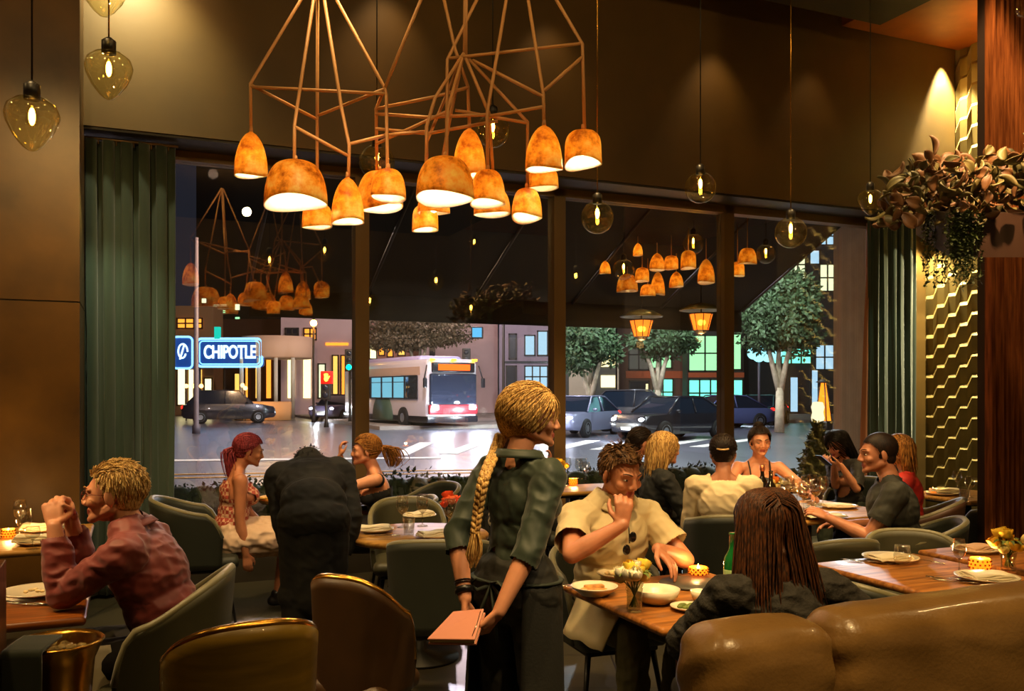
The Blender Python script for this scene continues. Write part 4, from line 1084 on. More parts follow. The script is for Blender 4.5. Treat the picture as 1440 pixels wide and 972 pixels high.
def vase_flowers(p, label, cols, h=.13, r=.035, fr=.035, spread=.075, fh=.19, seed=1, leaf=True, n=7, tint=(.9, .92, .85)):
    root = empty('flower_vase', p, 0, label, 'flowers'); rg = random.Random(seed)
    MB().lathe([(0, .003), (r*.8, 0), (r*.85, .01), (r*.8, h*.4), (r, h), (r*.95, h), (r*.74, h*.4), (r*.75, .014), (0, .014)], seg=28).build('vase', thin_glass('vase_glass', (.88, .9, .82), 1.8), root)
    st = MB(); bl = {}
    for k in range(n):
        a = 2*PI*k/n+rg.uniform(-.3, .3); d = spread*rg.uniform(.35, 1) if k else 0
        c = V((math.cos(a)*d, math.sin(a)*d, fh+rg.uniform(-.03, .03)-d*.4))
        st.tube([(-math.cos(a)*r*.5, -math.sin(a)*r*.5, .02), (math.cos(a)*r*.3, math.sin(a)*r*.3, h*.7), c-V((0, 0, fr*.2))], .0028, 5)
        cm = cols[k % len(cols)]; b = MB(); bloom(b, c, fr*rg.uniform(.75, 1.15), rg, 5, rg.uniform(.5, 1), (math.cos(a)*d*8, math.sin(a)*d*8, 1)); b.build('flower', cm, root)
    st.build('flower_stems', mat('stem_green', (78, 92, 34), .6), root)
    if leaf:
        lf = MB()
        for k in range(9):
            a = rg.uniform(0, 6.28); d = V((math.cos(a), math.sin(a), 0)); sd = V((-d.y, d.x, 0)); b0 = V((0, 0, h*.9)); L = rg.uniform(.06, .1)
            lf.grid(lambda i, j: b0+d*(L*j)+V((0, 0, .05*math.sin(j*2.4)))+sd*((i-.5)*.024*math.sin(PI*j*.95+.05)), 2, 6)
        lf.build('flower_leaves', mat('leaf_green', (88, 104, 40), .6), root)
    return root
def bottle(p, label, m, h=.30, r=.038, lab=None, cap=None):
    root = empty('bottle', p, 0, label, 'bottle')
    MB().lathe([(0, .002), (r*.95, 0), (r, .01), (r, h*.55), (r*.9, h*.63), (r*.42, h*.74), (r*.36, h*.8), (r*.36, h*.97), (r*.42, h*.975), (r*.42, h), (0, h)], seg=24).build('bottle_glass', m, root)
    if lab: MB().lathe([(r*1.012, h*.16), (r*1.02, h*.17), (r*1.02, h*.44), (r*1.012, h*.45)], seg=24).build('bottle_label', lab, root)
    if cap: MB().lathe([(r*.4, h*.86), (r*.46, h*.87), (r*.46, h*1.005), (0, h*1.01)], seg=16).build('bottle_cap', cap, root)
    return root
# ------------------------------------------------------------ chandeliers
ROD = mat('chandelier_rod', (205, 150, 92), .5)
def shade_mat():
    m = bpy.data.materials.new('gilded_shade'); m.use_nodes = True; nt = m.node_tree; nt.nodes.clear(); N = nt.nodes.new; L = nt.links.new
    tc = N('ShaderNodeTexCoord'); n1 = N('ShaderNodeTexNoise'); n1.inputs['Scale'].default_value = 9; n1.inputs['Detail'].default_value = 7; n1.inputs['Roughness'].default_value = .65
    L(tc.outputs['Object'], n1.inputs['Vector']); r = N('ShaderNodeValToRGB'); e = r.color_ramp.elements
    e[0].position = .36; e[0].color = rgb(160, 84, 18); e[1].position = .66; e[1].color = rgb(255, 228, 130); k = e.new(.5); k.color = rgb(246, 170, 52)
    L(n1.outputs['Fac'], r.inputs['Fac'])
    d = N('ShaderNodeBsdfPrincipled'); d.inputs['Roughness'].default_value = .4; d.inputs['Metallic'].default_value = 0; L(r.outputs['Color'], d.inputs['Base Color'])
    t = N('ShaderNodeBsdfTranslucent'); L(r.outputs['Color'], t.inputs['Color'])
    x = N('ShaderNodeMixShader'); x.inputs[0].default_value = .72; L(d.outputs[0], x.inputs[1]); L(t.outputs[0], x.inputs[2])
    o = N('ShaderNodeOutputMaterial'); L(x.outputs[0], o.inputs[0]); return m
SHM = shade_mat(); SHI = mat('shade_inner_white', (240, 228, 200), .7)
nt = SHI.node_tree; t_ = nt.nodes.new('ShaderNodeBsdfTranslucent'); t_.inputs[0].default_value = rgb(255, 236, 200); x_ = nt.nodes.new('ShaderNodeMixShader'); x_.inputs[0].default_value = .6
o_ = [q for q in nt.nodes if q.type == 'OUTPUT_MATERIAL'][0]; nt.links.new(nt.nodes['Principled BSDF'].outputs[0], x_.inputs[1]); nt.links.new(t_.outputs[0], x_.inputs[2]); nt.links.new(x_.outputs[0], o_.inputs[0])
BULB = emat('bulb_glow', (255, 225, 170), 14)
def pend_shade(parent, c, r, h, style='bullet', cut=.12, rot=0):
    """c: centre of the rim; a hand-cut wavy rim"""
    def prof(k):
        if style == 'dome': return math.cos(k*PI/2)**.55, math.sin(k*PI/2)
        if style == 'drum': return (1-k**7)**.5*(1-.06*k), k
        return (1-k**2.6)**.62*(1-.05*k), k
    n = 32; nk = 14; vs = []; fs = []; mi = []
    for off in (0, .006):
        for j in range(nk+1):
            k = j/nk*.995; pr, pz = prof(k)
            for i in range(n):
                a = 2*PI*i/n; rr = (r-off)*pr; z0 = cut*h*(math.sin(a+rot)*.6+.4*math.sin(2*a+rot*2))
                z = z0*(1-k)**2+(h-off)*pz
                vs.append(V((rr*math.cos(a), rr*math.sin(a), z)))
    B_ = n*(nk+1)
    for j in range(nk):
        for i in range(n):
            i2 = (i+1) % n
            fs.append((j*n+i, j*n+i2, (j+1)*n+i2, (j+1)*n+i)); mi.append(0); fs.append((B_+j*n+i, B_+(j+1)*n+i, B_+(j+1)*n+i2, B_+j*n+i2)); mi.append(1)
    for i in range(n): fs.append((i, B_+i, B_+(i+1) % n, (i+1) % n)); mi.append(1)
    fs.append(tuple(nk*n+i for i in range(n))); mi.append(0); fs.append(tuple(B_+nk*n+i for i in range(n))[::-1]); mi.append(1)
    b = MB(); b.v = vs; b.f = fs; b.m = mi; o = b.build('lamp_shade', [SHM, SHI], parent); o.location = c
    g = MB(); g.ell((0, 0, h*.42), (min(r*.35, .025),)*2+(.032,), None, 12, 8); g.build('bulb', BULB, o)
    return o
def chandelier(name, root_px, Y, label, shades, lines, depth, pw=5.2, mirror=None):
    base = P(root_px, 0, Y); root = empty(name, (base.x, Y, CH), 0, label, 'chandelier', None)
    o0 = root.location
    for (px, yt, yb, wpx, Yd, st, cut, rot) in shades:
        c = P(px, yb, Yd)-o0; r = wpx/2/F*Yd; h = (yb-yt)/F*Yd
        o = pend_shade(root, c, r, h*.97, st, cut, rot)
        plight('shade_light', c+V((0, 0, h*.28)), pw*(r/.09)**1.3, (1, .80, .52), .02, root)
        MB().lathe([(0, 0), (.012, 0), (.009, .03), (0, .035)], (0, 0, h*.96), 8).build('shade_cap', ROD, o)
    b = MB()
    for ln in lines:
        pts = []
        for q in ln:
            Yq = q[2] if len(q) > 2 else Y
            pts.append(P(q[0], q[1], Yq)-o0)
        b.tube(pts, .0095, 6)
    b.build('suspension_rods', ROD, root)
    top = MB().lathe([(0, -.30), (.10, -.30), (.12, -.24), (.12, 0), (0, 0)], seg=24).build('ceiling_canopy', mat('canopy_metal', (110, 70, 36), .4, metal=.5), root)
    top.location = (0, 0, 0)
    return root
# ------------------------------------------------------------ glass globe pendants
AMBG = thin_glass('amber_globe', (.96, .92, .68), 2.0, .0, (1, .9, .6)); FIL = emat('filament', (255, 190, 80), 45); SOCK = mat('socket_black', (26, 20, 14), .4)
def globe(px, py, rpx, Y, label, pear=False, ceil=CH, group='amber glass globe pendants', pw=2.5, cordm=None):
    r = rpx/F*Y; p = P(px, py, Y); root = empty('globe_pendant', p, 0, label, 'pendant lamp', group)
    if pear: prof = [(.0, -1.12*r), (.18*r, -1.06*r), (.42*r, -.85*r), (.72*r, -.45*r), (.93*r, 0), (1.0*r, .32*r), (.9*r, .66*r), (.62*r, .90*r), (.3*r, 1.0*r), (.22*r, 1.02*r)]
    else: prof = [(max(.001, r*math.sin(PI*k/18)), -r*math.cos(PI*k/18)) for k in range(0, 17)]
    MB().lathe(prof, seg=36).build('globe_glass', AMBG, root)
    zt = prof[-1][1]
    MB().lathe([(0, zt-.01), (.030, zt-.01), (.030, zt+.045), (.012, zt+.06), (0, zt+.06)], seg=16).build('socket', SOCK, root)
    MB().tube([(0, 0, zt+.05), (0, 0, ceil-p.z)], .004, 6).build('cord', cordm or SOCK, root)
    bb = MB().lathe([(.010, r*.72), (.016, r*.55), (.022, r*.2), (.018, -r*.05), (.004, -r*.15), (0, -r*.16)], seg=14).build('bulb', thin_glass('bulb_glass', (.98, .92, .75), 1.4), root)
    MB().ell((0, 0, r*.25), (.012, .012, .034), None, 10, 8).build('filament', FIL, bb)
    plight('globe_light', (0, 0, r*.25), pw, (1, .68, .30), .012, root)
    return root
ROT = TH
# ------------------------------------------------------------ chandeliers placed
left_sh = [(353, 183, 248, 46, 4.95, 'bullet', .06, 0), (416, 225, 287, 88, 4.7, 'dome', .12, 2.5), (446, 285, 320, 42, 5.1, 'drum', .06, 1), (489, 247, 313, 46, 4.8, 'bullet', .05, 2),
           (534, 240, 294, 66, 5.15, 'dome', .12, 1.2), (546, 237, 279, 50, 4.75, 'dome', .08, 4)]
left_ln = [[(353, 184, 4.95), (352, 118, 4.95), (447, -40, 4.95)], [(414, 226, 4.7), (414, 176, 4.7), (447, -40, 4.95)], [(446, 286, 5.1), (446, 166, 5.1), (447, -40, 4.95)],
           [(490, 248, 4.8), (491, 204, 4.8), (480, 151, 4.8), (450, -40, 4.95)], [(545, 240, 4.75), (543, 133, 4.9), (541, 124, 4.9), (452, -40, 4.95)],
           [(352, 122, 4.95), (543, 132, 4.9)], [(354, 120, 4.95), (446, 168, 5.1)], [(446, 163, 5.1), (541, 125, 4.9)], [(414, 178, 4.7), (491, 220, 4.8)], [(490, 203, 4.8), (543, 190, 4.9)],
           [(530, 242, 5.15), (529, 153, 5.0), (541, 124, 4.9)]]
A1 = chandelier('rod_chandelier', 448, 4.95, 'chandelier of straight rods with six gilded bowl shades, the one nearer the bronze pillar', left_sh, left_ln, 0)
right_sh = [(660, 178, 247, 46, 4.95, 'bullet', .05, 1), (626, 220, 280, 82, 4.65, 'dome', .10, 3.2), (610, 278, 300, 46, 5.0, 'drum', .1, 0), (598, 287, 324, 37, 5.1, 'drum', .06, 2), (686, 238, 287, 50, 4.8, 'dome', .08, 3),
            (692, 264, 302, 52, 5.1, 'dome', .06, 1), (741, 264, 307, 43, 4.9, 'dome', .14, 3.4), (765, 174, 239, 53, 4.7, 'bullet', .05, 0), (764, 236, 265, 43, 5.1, 'drum', .05, 1), (820, 181, 231, 53, 4.8, 'drum', .14, 2.8)]
H = (652, 75, 4.9); C1 = (656, -40, 4.9)
right_ln = [[(660, 179, 4.95), (658, 122, 4.95), (640, 70, 4.9), (618, -30, 4.9)], [(600, 222, 4.75), (600, 178, 4.75), (612, 137, 4.8), H], [(627, 222, 4.65), (630, 152, 4.8), H], [(612, 280, 5.0), (634, 160, 5), H], [(628, 222, 4.7), (629, 84, 4.9), (690, -40, 4.9)],
            [(686, 240, 4.8), (685, 160, 4.8), (717, -30, 4.8)], [(693, 240, 5.1), (688, 160, 5.1), H], [(742, 265, 4.9), (742, 172, 4.9), H], [(765, 175, 4.7), (764, 132, 4.7), (738, -30, 4.8)], [(822, 182, 4.8), (819, 62, 4.8), (765, -30, 4.8)], [(765, 238, 5.1), (765, 150, 4.9), (764, 132, 4.7)],
            [(654, -40, 4.9), (653, 80, 4.9)], [(656, -40, 4.9), (655, 80, 4.9)], [(820, 61, 4.8), (632, 82, 4.9)], [(819, 80, 4.8), (765, 128, 4.7)], [(765, 150, 4.7), (690, 163, 4.8)], [(764, 136, 4.7), (665, 85, 4.9)], [(742, 173, 4.9), (640, 155, 4.9)],
            [(529, 153, 5.0), (612, 136, 4.8), (658, 123, 4.95)], [(529, 160, 5), (600, 165, 4.9), (686, 161, 4.8)], [(529, 181, 5), (600, 188, 4.9), (700, 170, 4.9)], [(530, 202, 5), (628, 157, 4.8)], [(598, 290, 5.1), (600, 200, 4.9), (650, 80, 4.9)], [(541, 124, 4.9), (604, -30, 4.9)], [(H), (690, 165, 4.8)], [(540, 190, 4.9), (600, 185, 4.9)]]
A2 = chandelier('rod_chandelier', 655, 4.9, 'larger chandelier of crossing rods with ten gilded shades, hanging above the waitress', right_sh, right_ln, 0)
lab = 'window reflection of a small gilded pendant, built as a lamp under the awning'
for k, (px, py, wpx, hpx, Yd, st) in enumerate([(851, 385, 16, 18, 10.5, 'bullet'), (897, 360, 14, 18, 10.1, 'bullet'), (882, 410, 30, 24, 10.7, 'dome'), (903, 396, 20, 20, 10.5, 'drum'), (924, 380, 22, 24, 10.3, 'bullet'), (925, 414, 20, 32, 10.8, 'bullet'), (911, 416, 22, 16, 10.6, 'dome'),
        (944, 379, 20, 20, 10.2, 'drum'), (951, 404, 20, 22, 10.6, 'bullet'), (968, 378, 22, 26, 10.1, 'drum'), (993, 398, 24, 34, 10.4, 'bullet'), (1037, 388, 20, 20, 10.2, 'drum'), (1051, 371, 26, 22, 10.0, 'dome')]):
    p = P(px, py, Yd); r0 = empty('reflected_pendant', p, 0, lab, 'pendant lamp', 'reflected gilded pendants under the awning')  # lamp reflections in the panes, built as hanging lamps outside
    o = pend_shade(r0, (0, 0, 0), wpx/2/F*Yd, hpx/F*Yd, st, .06, k)
    v_ = (p-O0).dot(NV)-.6; MB().tube([(0, 0, hpx/F*Yd*.95), (0, 0, max(hpx/F*Yd*.95+.01, 3.70-.98*v_/2.15-p.z))], .006, 6).build('cord', ROD, r0)
    plight('shade_light', (0, 0, hpx/F*Yd*.3), .7, (1, .75, .42), .02, r0)
for px, py, r_, lab2 in ((975, 343, 15, 'reflection of an amber globe, built under the awning above the small gilded pendants'), (877, 379, 15, 'reflection of an amber globe, built under the awning among the small gilded pendants'), (1077, 357, 14, 'reflection of an amber globe, built under the awning beyond the last window post')):
    globe(px, py, r_, 10.0, lab2, False, 3.55, 'reflected amber globes under the awning', pw=.5)  # globe reflections in the glass, built as hanging globes outside

G = [(45, 173, 36, 3.4, 'pear-shaped amber glass pendant hanging in front of the bronze pillar', True), (153, 105, 32, 3.9, 'pear-shaped amber glass pendant hanging in front of the window bulkhead, above the green curtain', True),
     (146, -14, 34, 3.7, 'amber glass pendant cut off by the top of the photo, above the pear-shaped one', True), (530, 228, 25, 5.6, 'amber glass globe hanging behind the shades of the smaller chandelier', False),
     (693, 184, 24, 5.6, 'amber glass globe hanging among the rods of the larger chandelier', False), (840, 306, 23, 5.6, 'amber glass globe just below the drum-shaped chandelier shade', False),
     (985, 264, 22, 6.0, 'amber glass globe hanging against the bulkhead, above the window post by the mint shop', False), (1112, 327, 22, 6.0, 'amber glass globe hanging in front of the awning end and street tree', False),
     (1224, 284, 17, 7.0, 'small pear-shaped amber glass pendant beside the dried foliage', True), (1446, 4, 20, 5.0, 'amber glass globe at the edge of the photo above the slatted wall', False)]
for (px, py, r_, Y, lab, pear) in G: globe(px, py, r_, Y, lab, pear, 5.33 if px < 1200 else 5.52, None, pw=2.5 if r_ < 30 else 1.2, cordm=BRASS if px in (153, 840, 1112) else None)

# ------------------------------------------------------------ planter with dried foliage
root = empty('hanging_planter', P(1400, 330, 5.6), rad(0), 'dark brown planter box filled with large dried leaves, fixed on the slatted wall', 'planter')
PB = mat('planter_brown', (52, 30, 14), .5)
def pl(px, py, Y): return P(px, py, Y)-root.location
b = MB(); 
f = [pl(1335, 300, 5.3), pl(1335, 362, 5.3), pl(1560, 362, 5.3), pl(1560, 300, 5.3), pl(1288, 292, 6.1), pl(1288, 330, 6.1), pl(1500, 335, 6.1), pl(1500, 292, 6.1)]
b.add(f, [(0, 1, 2, 3), (7, 6, 5, 4), (0, 4, 5, 1), (1, 5, 6, 2), (3, 2, 6, 7), (0, 3, 7, 4)]); b.build('planter_box', PB, root, False)
rg = random.Random(12)
mts = [mat('dry_leaf_olive', (92, 82, 40), .55, var=.3, vscale=12), mat('dry_leaf_brown', (100, 66, 34), .55, var=.3, vscale=12), mat('dry_leaf_dark', (70, 66, 34), .5, var=.3, vscale=12)]
bl = [MB(), MB(), MB()]
def bigleaf(b, p, d, L, w_, rg):
    d = d.normalized(); s_ = d.cross(V((rg.gauss(0, 1), rg.gauss(0, 1), rg.gauss(0, 1)))).normalized(); nn = d.cross(s_)
    b.grid(lambda i, j: p+d*(L*j)+s_*((i-.5)*w_*math.sin(PI*min(1, .06+j*.92))**.8)+nn*(L*.25*math.sin(j*2.6)+abs(i-.5)*w_*.45), 4, 7)
for i in range(420):
    t = rg.random(); px = 1245+215*t; top = 232-25*t+rg.uniform(-6, 40)+(18 if t < .12 else 0)
    p = pl(px, min(top+rg.uniform(0, 55), 312), 5.35+rg.uniform(-.15, .5)); d = V((rg.gauss(0, 1)-.2, rg.gauss(0, .8)-.3, rg.gauss(.35, .8)))
    bigleaf(bl[rg.choice((0, 0, 1, 1, 2))], p, d, rg.uniform(.07, .13), rg.uniform(.045, .08), rg)
for b_, m_ in zip(bl, mts): o = b_.build('dried_leaves', m_, root, thick=.002)
v_ = MB()
for i in range(46):
    px = rg.choice((rg.uniform(1300, 1375), rg.uniform(1335, 1380))); y0 = 300; L = rg.uniform(40, 115); p = None
    for k in range(int(L/5)):
        q = pl(px+rg.uniform(-3, 3), y0+k*5, 5.22 if px > 1330 else 5.6)
        for _ in range(3):
            d = V((rg.gauss(0, 1), rg.gauss(0, 1), rg.gauss(-.3, .6))).normalized(); s_ = d.cross(V((0, 0, 1))).normalized()
            v_.add([q, q+d*.015+s_*.009, q+d*.03, q+d*.015-s_*.009], [(0, 1, 2, 3)])
        if p: v_.tube([p, q], .0022, 4, caps=False)
        p = q
v_.build('trailing_vines', mats_v if False else mat('vine_green', (60, 72, 28), .6, var=.3, vscale=10), root, False)

# ------------------------------------------------------------ tables
def rect_from(corner, wu, wv):   # corner = nearest corner, sizes along +u and +v
    return corner+UX*wu/2+NV*wv/2
c1 = at(930, 884); t1 = rect_from(c1, .76, .80); table_rect(t1, ROT, .76, .80, 'wooden two-seat table with food and white flowers, in front of the man in beige', wood('table_wood1', (170, 108, 48), (112, 66, 26), .38, 3, .2, 0), ped=2)
c2 = at(1325, 839); t2 = rect_from(c2, .70, .79); table_rect(t2, ROT, .70, .79, 'empty wooden table set with folded napkins, above the leather banquette', ped=2)
t3 = t2+UX*.80+NV*.06; table_rect(t3, ROT, .72, .79, 'wooden table at the edge of the photo, under the vase of yellow flowers', ped=2)
t4 = V((2.12, 6.42, 0)); table_rect(t4, ROT, 1.04, .92, 'wooden table crowded with wine glasses and bottles, in front of the woman with the updo', TWD2)
t5 = V((2.45, 8.1, 0)); table_rect(t5, ROT, .55, .5, 'small far table in front of the conifer, beside the woman with the phone', TWD2)
t6 = V((3.75, 7.35, 0)); table_rect(t6, ROT, .72, .7, 'wooden table set for dinner below the lit zigzag tile wall', TWD2)
t7 = V((-.56, 5.35, 0)); table_round(t7, .42, 'round wooden table with folded napkins and orange flowers, behind the waitress')
t8 = V((-1.42, 6.75, 0)); table_rect(t8, ROT, .62, .5, 'small dark table by the window beside the pink-haired woman', mat('table_dark', (40, 32, 22), .3, coat=.3))
t9 = V((-3.25, 5.0, 0)); table_rect(t9, ROT, 1.6, .95, 'golden-lit table against the bronze pillar with white napkins and wine glasses', TWD2)
c10 = at(121, 868); t10 = rect_from(c10-UX*1.1, 1.1, .70); table_rect(t10, ROT, 1.1, .70, 'wooden table under the elbows of the man in a maroon shirt', wood('table_wood10', (150, 84, 32), (104, 54, 20), .3, 3, .5, 0))
t11 = V((.55, 7.85, 0)); table_rect(t11, ROT, .9, .55, 'far table with yellow flowers and a candle, by the middle window post', TWD2)

# ------------------------------------------------------------ chairs
g_ = 'dark green shell dining chairs'
chair('dining_chair', -.375, 4.62, 4, 'dark green shell chair seen from behind at the round table, beside the waitress', h=.86, wd=.28, arm=.74, power=2.2)
chair('dining_chair', -.72, 6.1, 190, 'olive grey shell chair on the far side of the round table', CHO, h=.84)
chair('dining_chair', -.70, 7.25, 130, 'small dark shell chair by the hedge, behind the olive grey one', h=.84)
chair('dining_chair', 1.38, 5.52, 4, 'dark green shell chair holding the person in a white top, behind the white flowers', h=.86, wd=.30, arm=.76, power=2.2)
chair('dining_chair', 2.42, 5.36, 70, 'dark shell chair with pale piping holding the man in a black t-shirt', h=.84, wd=.3)
chair('dining_chair', 2.22, 4.88, 170, 'olive shell chair with pale piping behind the empty table, below the man in black', CHO, h=.80, wd=.27)
chair('dining_chair', 1.78, 4.95, 10, 'green shell chair seen behind the long brown hair, turned to the crowded table', CHO, h=.80, wd=.24)
chair('dining_chair', 1.60, 4.05, -60, 'dark green shell chair tucked under the end of the empty table', h=.76, wd=.24)
chair('dining_chair', 2.33, 3.72, 23, 'dark green shell chair tucked under the empty table, its back to the banquette', h=.74, wd=.25)
chair('dining_chair', -1.38, 3.56, 97, 'dark shell chair behind the back of the man in a maroon shirt', CHO, h=.88, wd=.26, arm=.60)
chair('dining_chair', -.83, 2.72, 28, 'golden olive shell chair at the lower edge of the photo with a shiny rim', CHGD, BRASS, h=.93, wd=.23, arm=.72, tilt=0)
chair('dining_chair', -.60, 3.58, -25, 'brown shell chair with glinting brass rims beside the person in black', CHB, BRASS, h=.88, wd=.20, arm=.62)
chair('dining_chair', -2.22, 6.25, -70, 'dark shell chair holding the pink-haired woman', h=.86, wd=.31, arm=.70)
chair('dining_chair', -.82, 6.68, 105, 'dark shell chair holding the blonde woman by the window post', h=.80, wd=.27)
chair('dining_chair', .97, 6.34, -80, 'dark shell chair holding the blonde woman in a black cardigan', h=.82)
chair('dining_chair', 2.05, 7.42, 170, 'dark shell chair holding the woman with the updo', h=.80)
chair('dining_chair', 3.05, 7.9, 118, 'dark shell chair holding the woman with the phone', h=.82)
chair('dining_chair', 2.95, 6.35, 60, 'brown shell chair between the man in a black t-shirt and the zigzag wall', mat('chair_umber', (70, 46, 28), .5), h=.84)
chair('dining_chair', 3.70, 6.70, 20, 'dark shell chair tucked under the table below the zigzag wall', h=.80)
chair('dining_chair', .46, 4.40, 200, 'dark shell chair holding the man in the beige shirt', h=.82)
chair('dining_chair', .86, 2.62, 15, 'dark shell chair hidden behind the long-haired woman', h=.80, wd=.25)
chair('dining_chair', .12, 7.2, -80, 'dark shell chair holding the person in white behind the waitress', h=.80)
chair('dining_chair', .94, 7.12, -80, 'dark shell chair holding the dark-haired person beside the blonde in a black cardigan', h=.80)

# ------------------------------------------------------------ leather banquette
LEA = mat('leather_tan', (150, 114, 64), .33, col2=(120, 88, 44), vscale=3, bump=.12, bscale=90, coat=.15)
bq = empty('leather_banquette', (.475, 2.02, 0), ROT-.02, 'tan brown leather banquette with rounded padded back in the lower corner', 'banquette')
def cushion(x0, x1, name, zt, zb, dpt, seed, bulge=.02):
    E = MB(); E.box(((x0+x1)/2, dpt/2, (zt+zb)/2), (x1-x0, dpt, zt-zb), bev=.075)
    def d(b): pass
    o = voxel(E, .012, name, LEA, bq, 6, wr=.0035, wscale=(3, 3, 5), seed=seed)
    for v, c, vn in [(v, v.co.copy(), v.normal.copy()) for v in o.data.vertices]:
        e = min(abs(c.x-x0), abs(c.x-x1)); k = math.exp(-(e/.09)**2)
        # creases radiating from the seam
        v.co = c+vn*(.004*k*math.sin(c.z*60+c.y*40+seed)*(1 if c.z < zt-.04 else .4)+bulge*.5*math.sin(PI*min(1, max(0, (c.x-x0)/(x1-x0)))))
    return o
cushion(-.02, .365, 'back_cushion', 1.035, .50, .20, 3)
cushion(.355, 1.45, 'back_cushion', 1.045, .50, .20, 5)
MB().box((.72, .10, .27), (1.46, .17, .52), bev=.03).build('banquette_base', mat('leather_dark', (70, 42, 18), .5), bq)
t_ = MB()
for q in range(2): t_.tube([(-.0+.75*q, -.005, 1.02), (.36+.75*q, .0, 1.035)], .002, 5)

# ------------------------------------------------------------ service station and wine bucket
st = empty('service_station', (-1.42, 2.42, 0), ROT, 'wooden service station cut off at the edge of the photo beside the brass bucket', 'cabinet')
SW = wood('station_wood', (120, 70, 30), (72, 38, 14), .4, 3, .2, 2)
MB().box((-.02, .0, .55), (.06, .5, 1.10), bev=.004).build('side_panel', SW, st, False); MB().box((-.34, .0, .5), (.60, .46, .98), bev=.004).build('cabinet_body', SW, st, False)
MB().box((-.32, -.24, .72), (.56, .02, .18), bev=.005).build('drawer', SW, st, False); MB().box((-.34, 0, 1.0), (.62, .5, .03), bev=.005).build('worktop', SW, st, False)
r0 = empty('menu_stack', (-1.56, 2.52, 1.03), ROT, 'dark green menu folder standing on the service station', 'menu')
MB().box((-.06, 0, .15), (.2, .12, .30), bev=.008).build('folder', mat('menu_green', (26, 48, 34), .6), r0, False); MB().box((.03, -.062, .16), (.05, .004, .04)).build('paper_tag', NAP, r0, False)
r0 = empty('wine_bucket', at(82, 905, .85)*1, 0, 'shiny brass wine bucket on a stand, beside the service station', 'wine bucket'); r0.location.z = 0
MB().lathe([(.07, .62), (.085, .63), (.10, .80), (.122, .85), (.128, .856), (.122, .862), (.112, .85), (.09, .80), (.075, .65), (0, .65)], seg=40).build('bucket', BRASS, r0)
b = MB(); rg = random.Random(2)
for i in range(70):
    a = rg.uniform(0, 6.3); q = rg.uniform(0, .09)**1; b.box((math.cos(a)*q, math.sin(a)*q, .79+rg.uniform(0, .035)), (.022, .022, .022), M4.Rotation(rg.uniform(0, 3), 3, (rg.random(), rg.random(), rg.random())), bev=.003)
b.build('ice_cubes', mat('ice', (235, 200, 130), .1, trans=.7), r0, True)['kind'] = 'stuff'
b = MB(); [b.tube([(math.cos(a)*.08, math.sin(a)*.08, .63), (math.cos(a)*.15, math.sin(a)*.15, 0)], .008, 8) for a in (.5, 2.6, 4.7)]; b.tube([(.11*math.cos(a/12*6.2832), .11*math.sin(a/12*6.2832), .3) for a in range(12)], .005, 6, closed=True); b.build('stand', BRASS, r0)
r0 = empty('service_napkin', r0.location+V((-.032, -.13, .86)), .1, 'dark green cloth draped over the rim of the brass bucket', 'napkin')
MB().grid(lambda i, j: V(((i-.5)*.11+.006*math.sin(j*4), .13-.14*min(1, j*3.4)-.018*min(1, j*6)-.004*math.sin(i*9)*j, (.012 if j < .29 else .012-(j-.29)*.55)-.004*(1-min(1, abs(j-.29)*8)))), 14, 40).build('cloth', mat('cloth_green', (34, 44, 30), .75, sheen=.3), r0, thick=.008)
# ------------------------------------------------------------ people
def fwd(a): return V((-math.sin(rad(a)), math.cos(rad(a)), 0))
H_GREY = hairmat('grey_blond', (225, 190, 125), (150, 112, 62)); H_BLOND = hairmat('blond', (232, 190, 116), (140, 98, 48)); H_PINK = hairmat('pink', (176, 74, 84), (96, 30, 42))
H_DBL = hairmat('dark_blond', (188, 128, 58), (104, 64, 26)); H_BROWN = hairmat('brown', (84, 46, 20), (36, 18, 8)); H_DARK = hairmat('dark', (44, 27, 16), (18, 11, 7)); H_BLACK = hairmat('black', (24, 18, 15), (8, 6, 5)); H_GB = hairmat('grey_brown', (120, 86, 54), (64, 42, 24))
SH_MAR = mat('shirt_maroon', (122, 46, 40), .55, sheen=.2, var=.1, vscale=8); SH_GRN = mat('shirt_green', (30, 44, 32), .6, sheen=.15, var=.1, vscale=8); SH_BEI = mat('shirt_beige', (196, 176, 132), .75, var=.06, vscale=6)
SH_BLK = mat('shirt_black', (30, 28, 25), .7, var=.15, vscale=10, bump=.1, bscale=50); SH_TEE = mat('tee_black', (38, 38, 30), .75, var=.1, vscale=8); SH_WHT = mat('top_white', (222, 200, 158), .75, var=.05, vscale=8); SH_RED = mat('top_red', (205, 50, 40), .6)
TR_BLK = mat('trousers_black', (26, 25, 20), .75, var=.1, vscale=8, bump=.08, bscale=80); JEAN = mat('jeans_olive', (88, 84, 52), .8, var=.15, vscale=10, bump=.12, bscale=120); TR_DK = mat('trousers_dark', (30, 25, 22), .8)
COAT = mat('coat_black', (9, 8, 7), .9)
# plaid
PLA = mat('plaid', (200, 150, 120), .7); nt = PLA.node_tree; b = nt.nodes['Principled BSDF']; tcn = nt.nodes.new('ShaderNodeTexCoord')
ck = nt.nodes.new('ShaderNodeTexChecker'); ck.inputs['Scale'].default_value = 38; ck.inputs['Color1'].default_value = rgb(205, 160, 130); ck.inputs['Color2'].default_value = rgb(160, 62, 48)
nt.links.new(tcn.outputs['Object'], ck.inputs['Vector']); nt.links.new(ck.outputs['Color'], b.inputs['Base Color'])

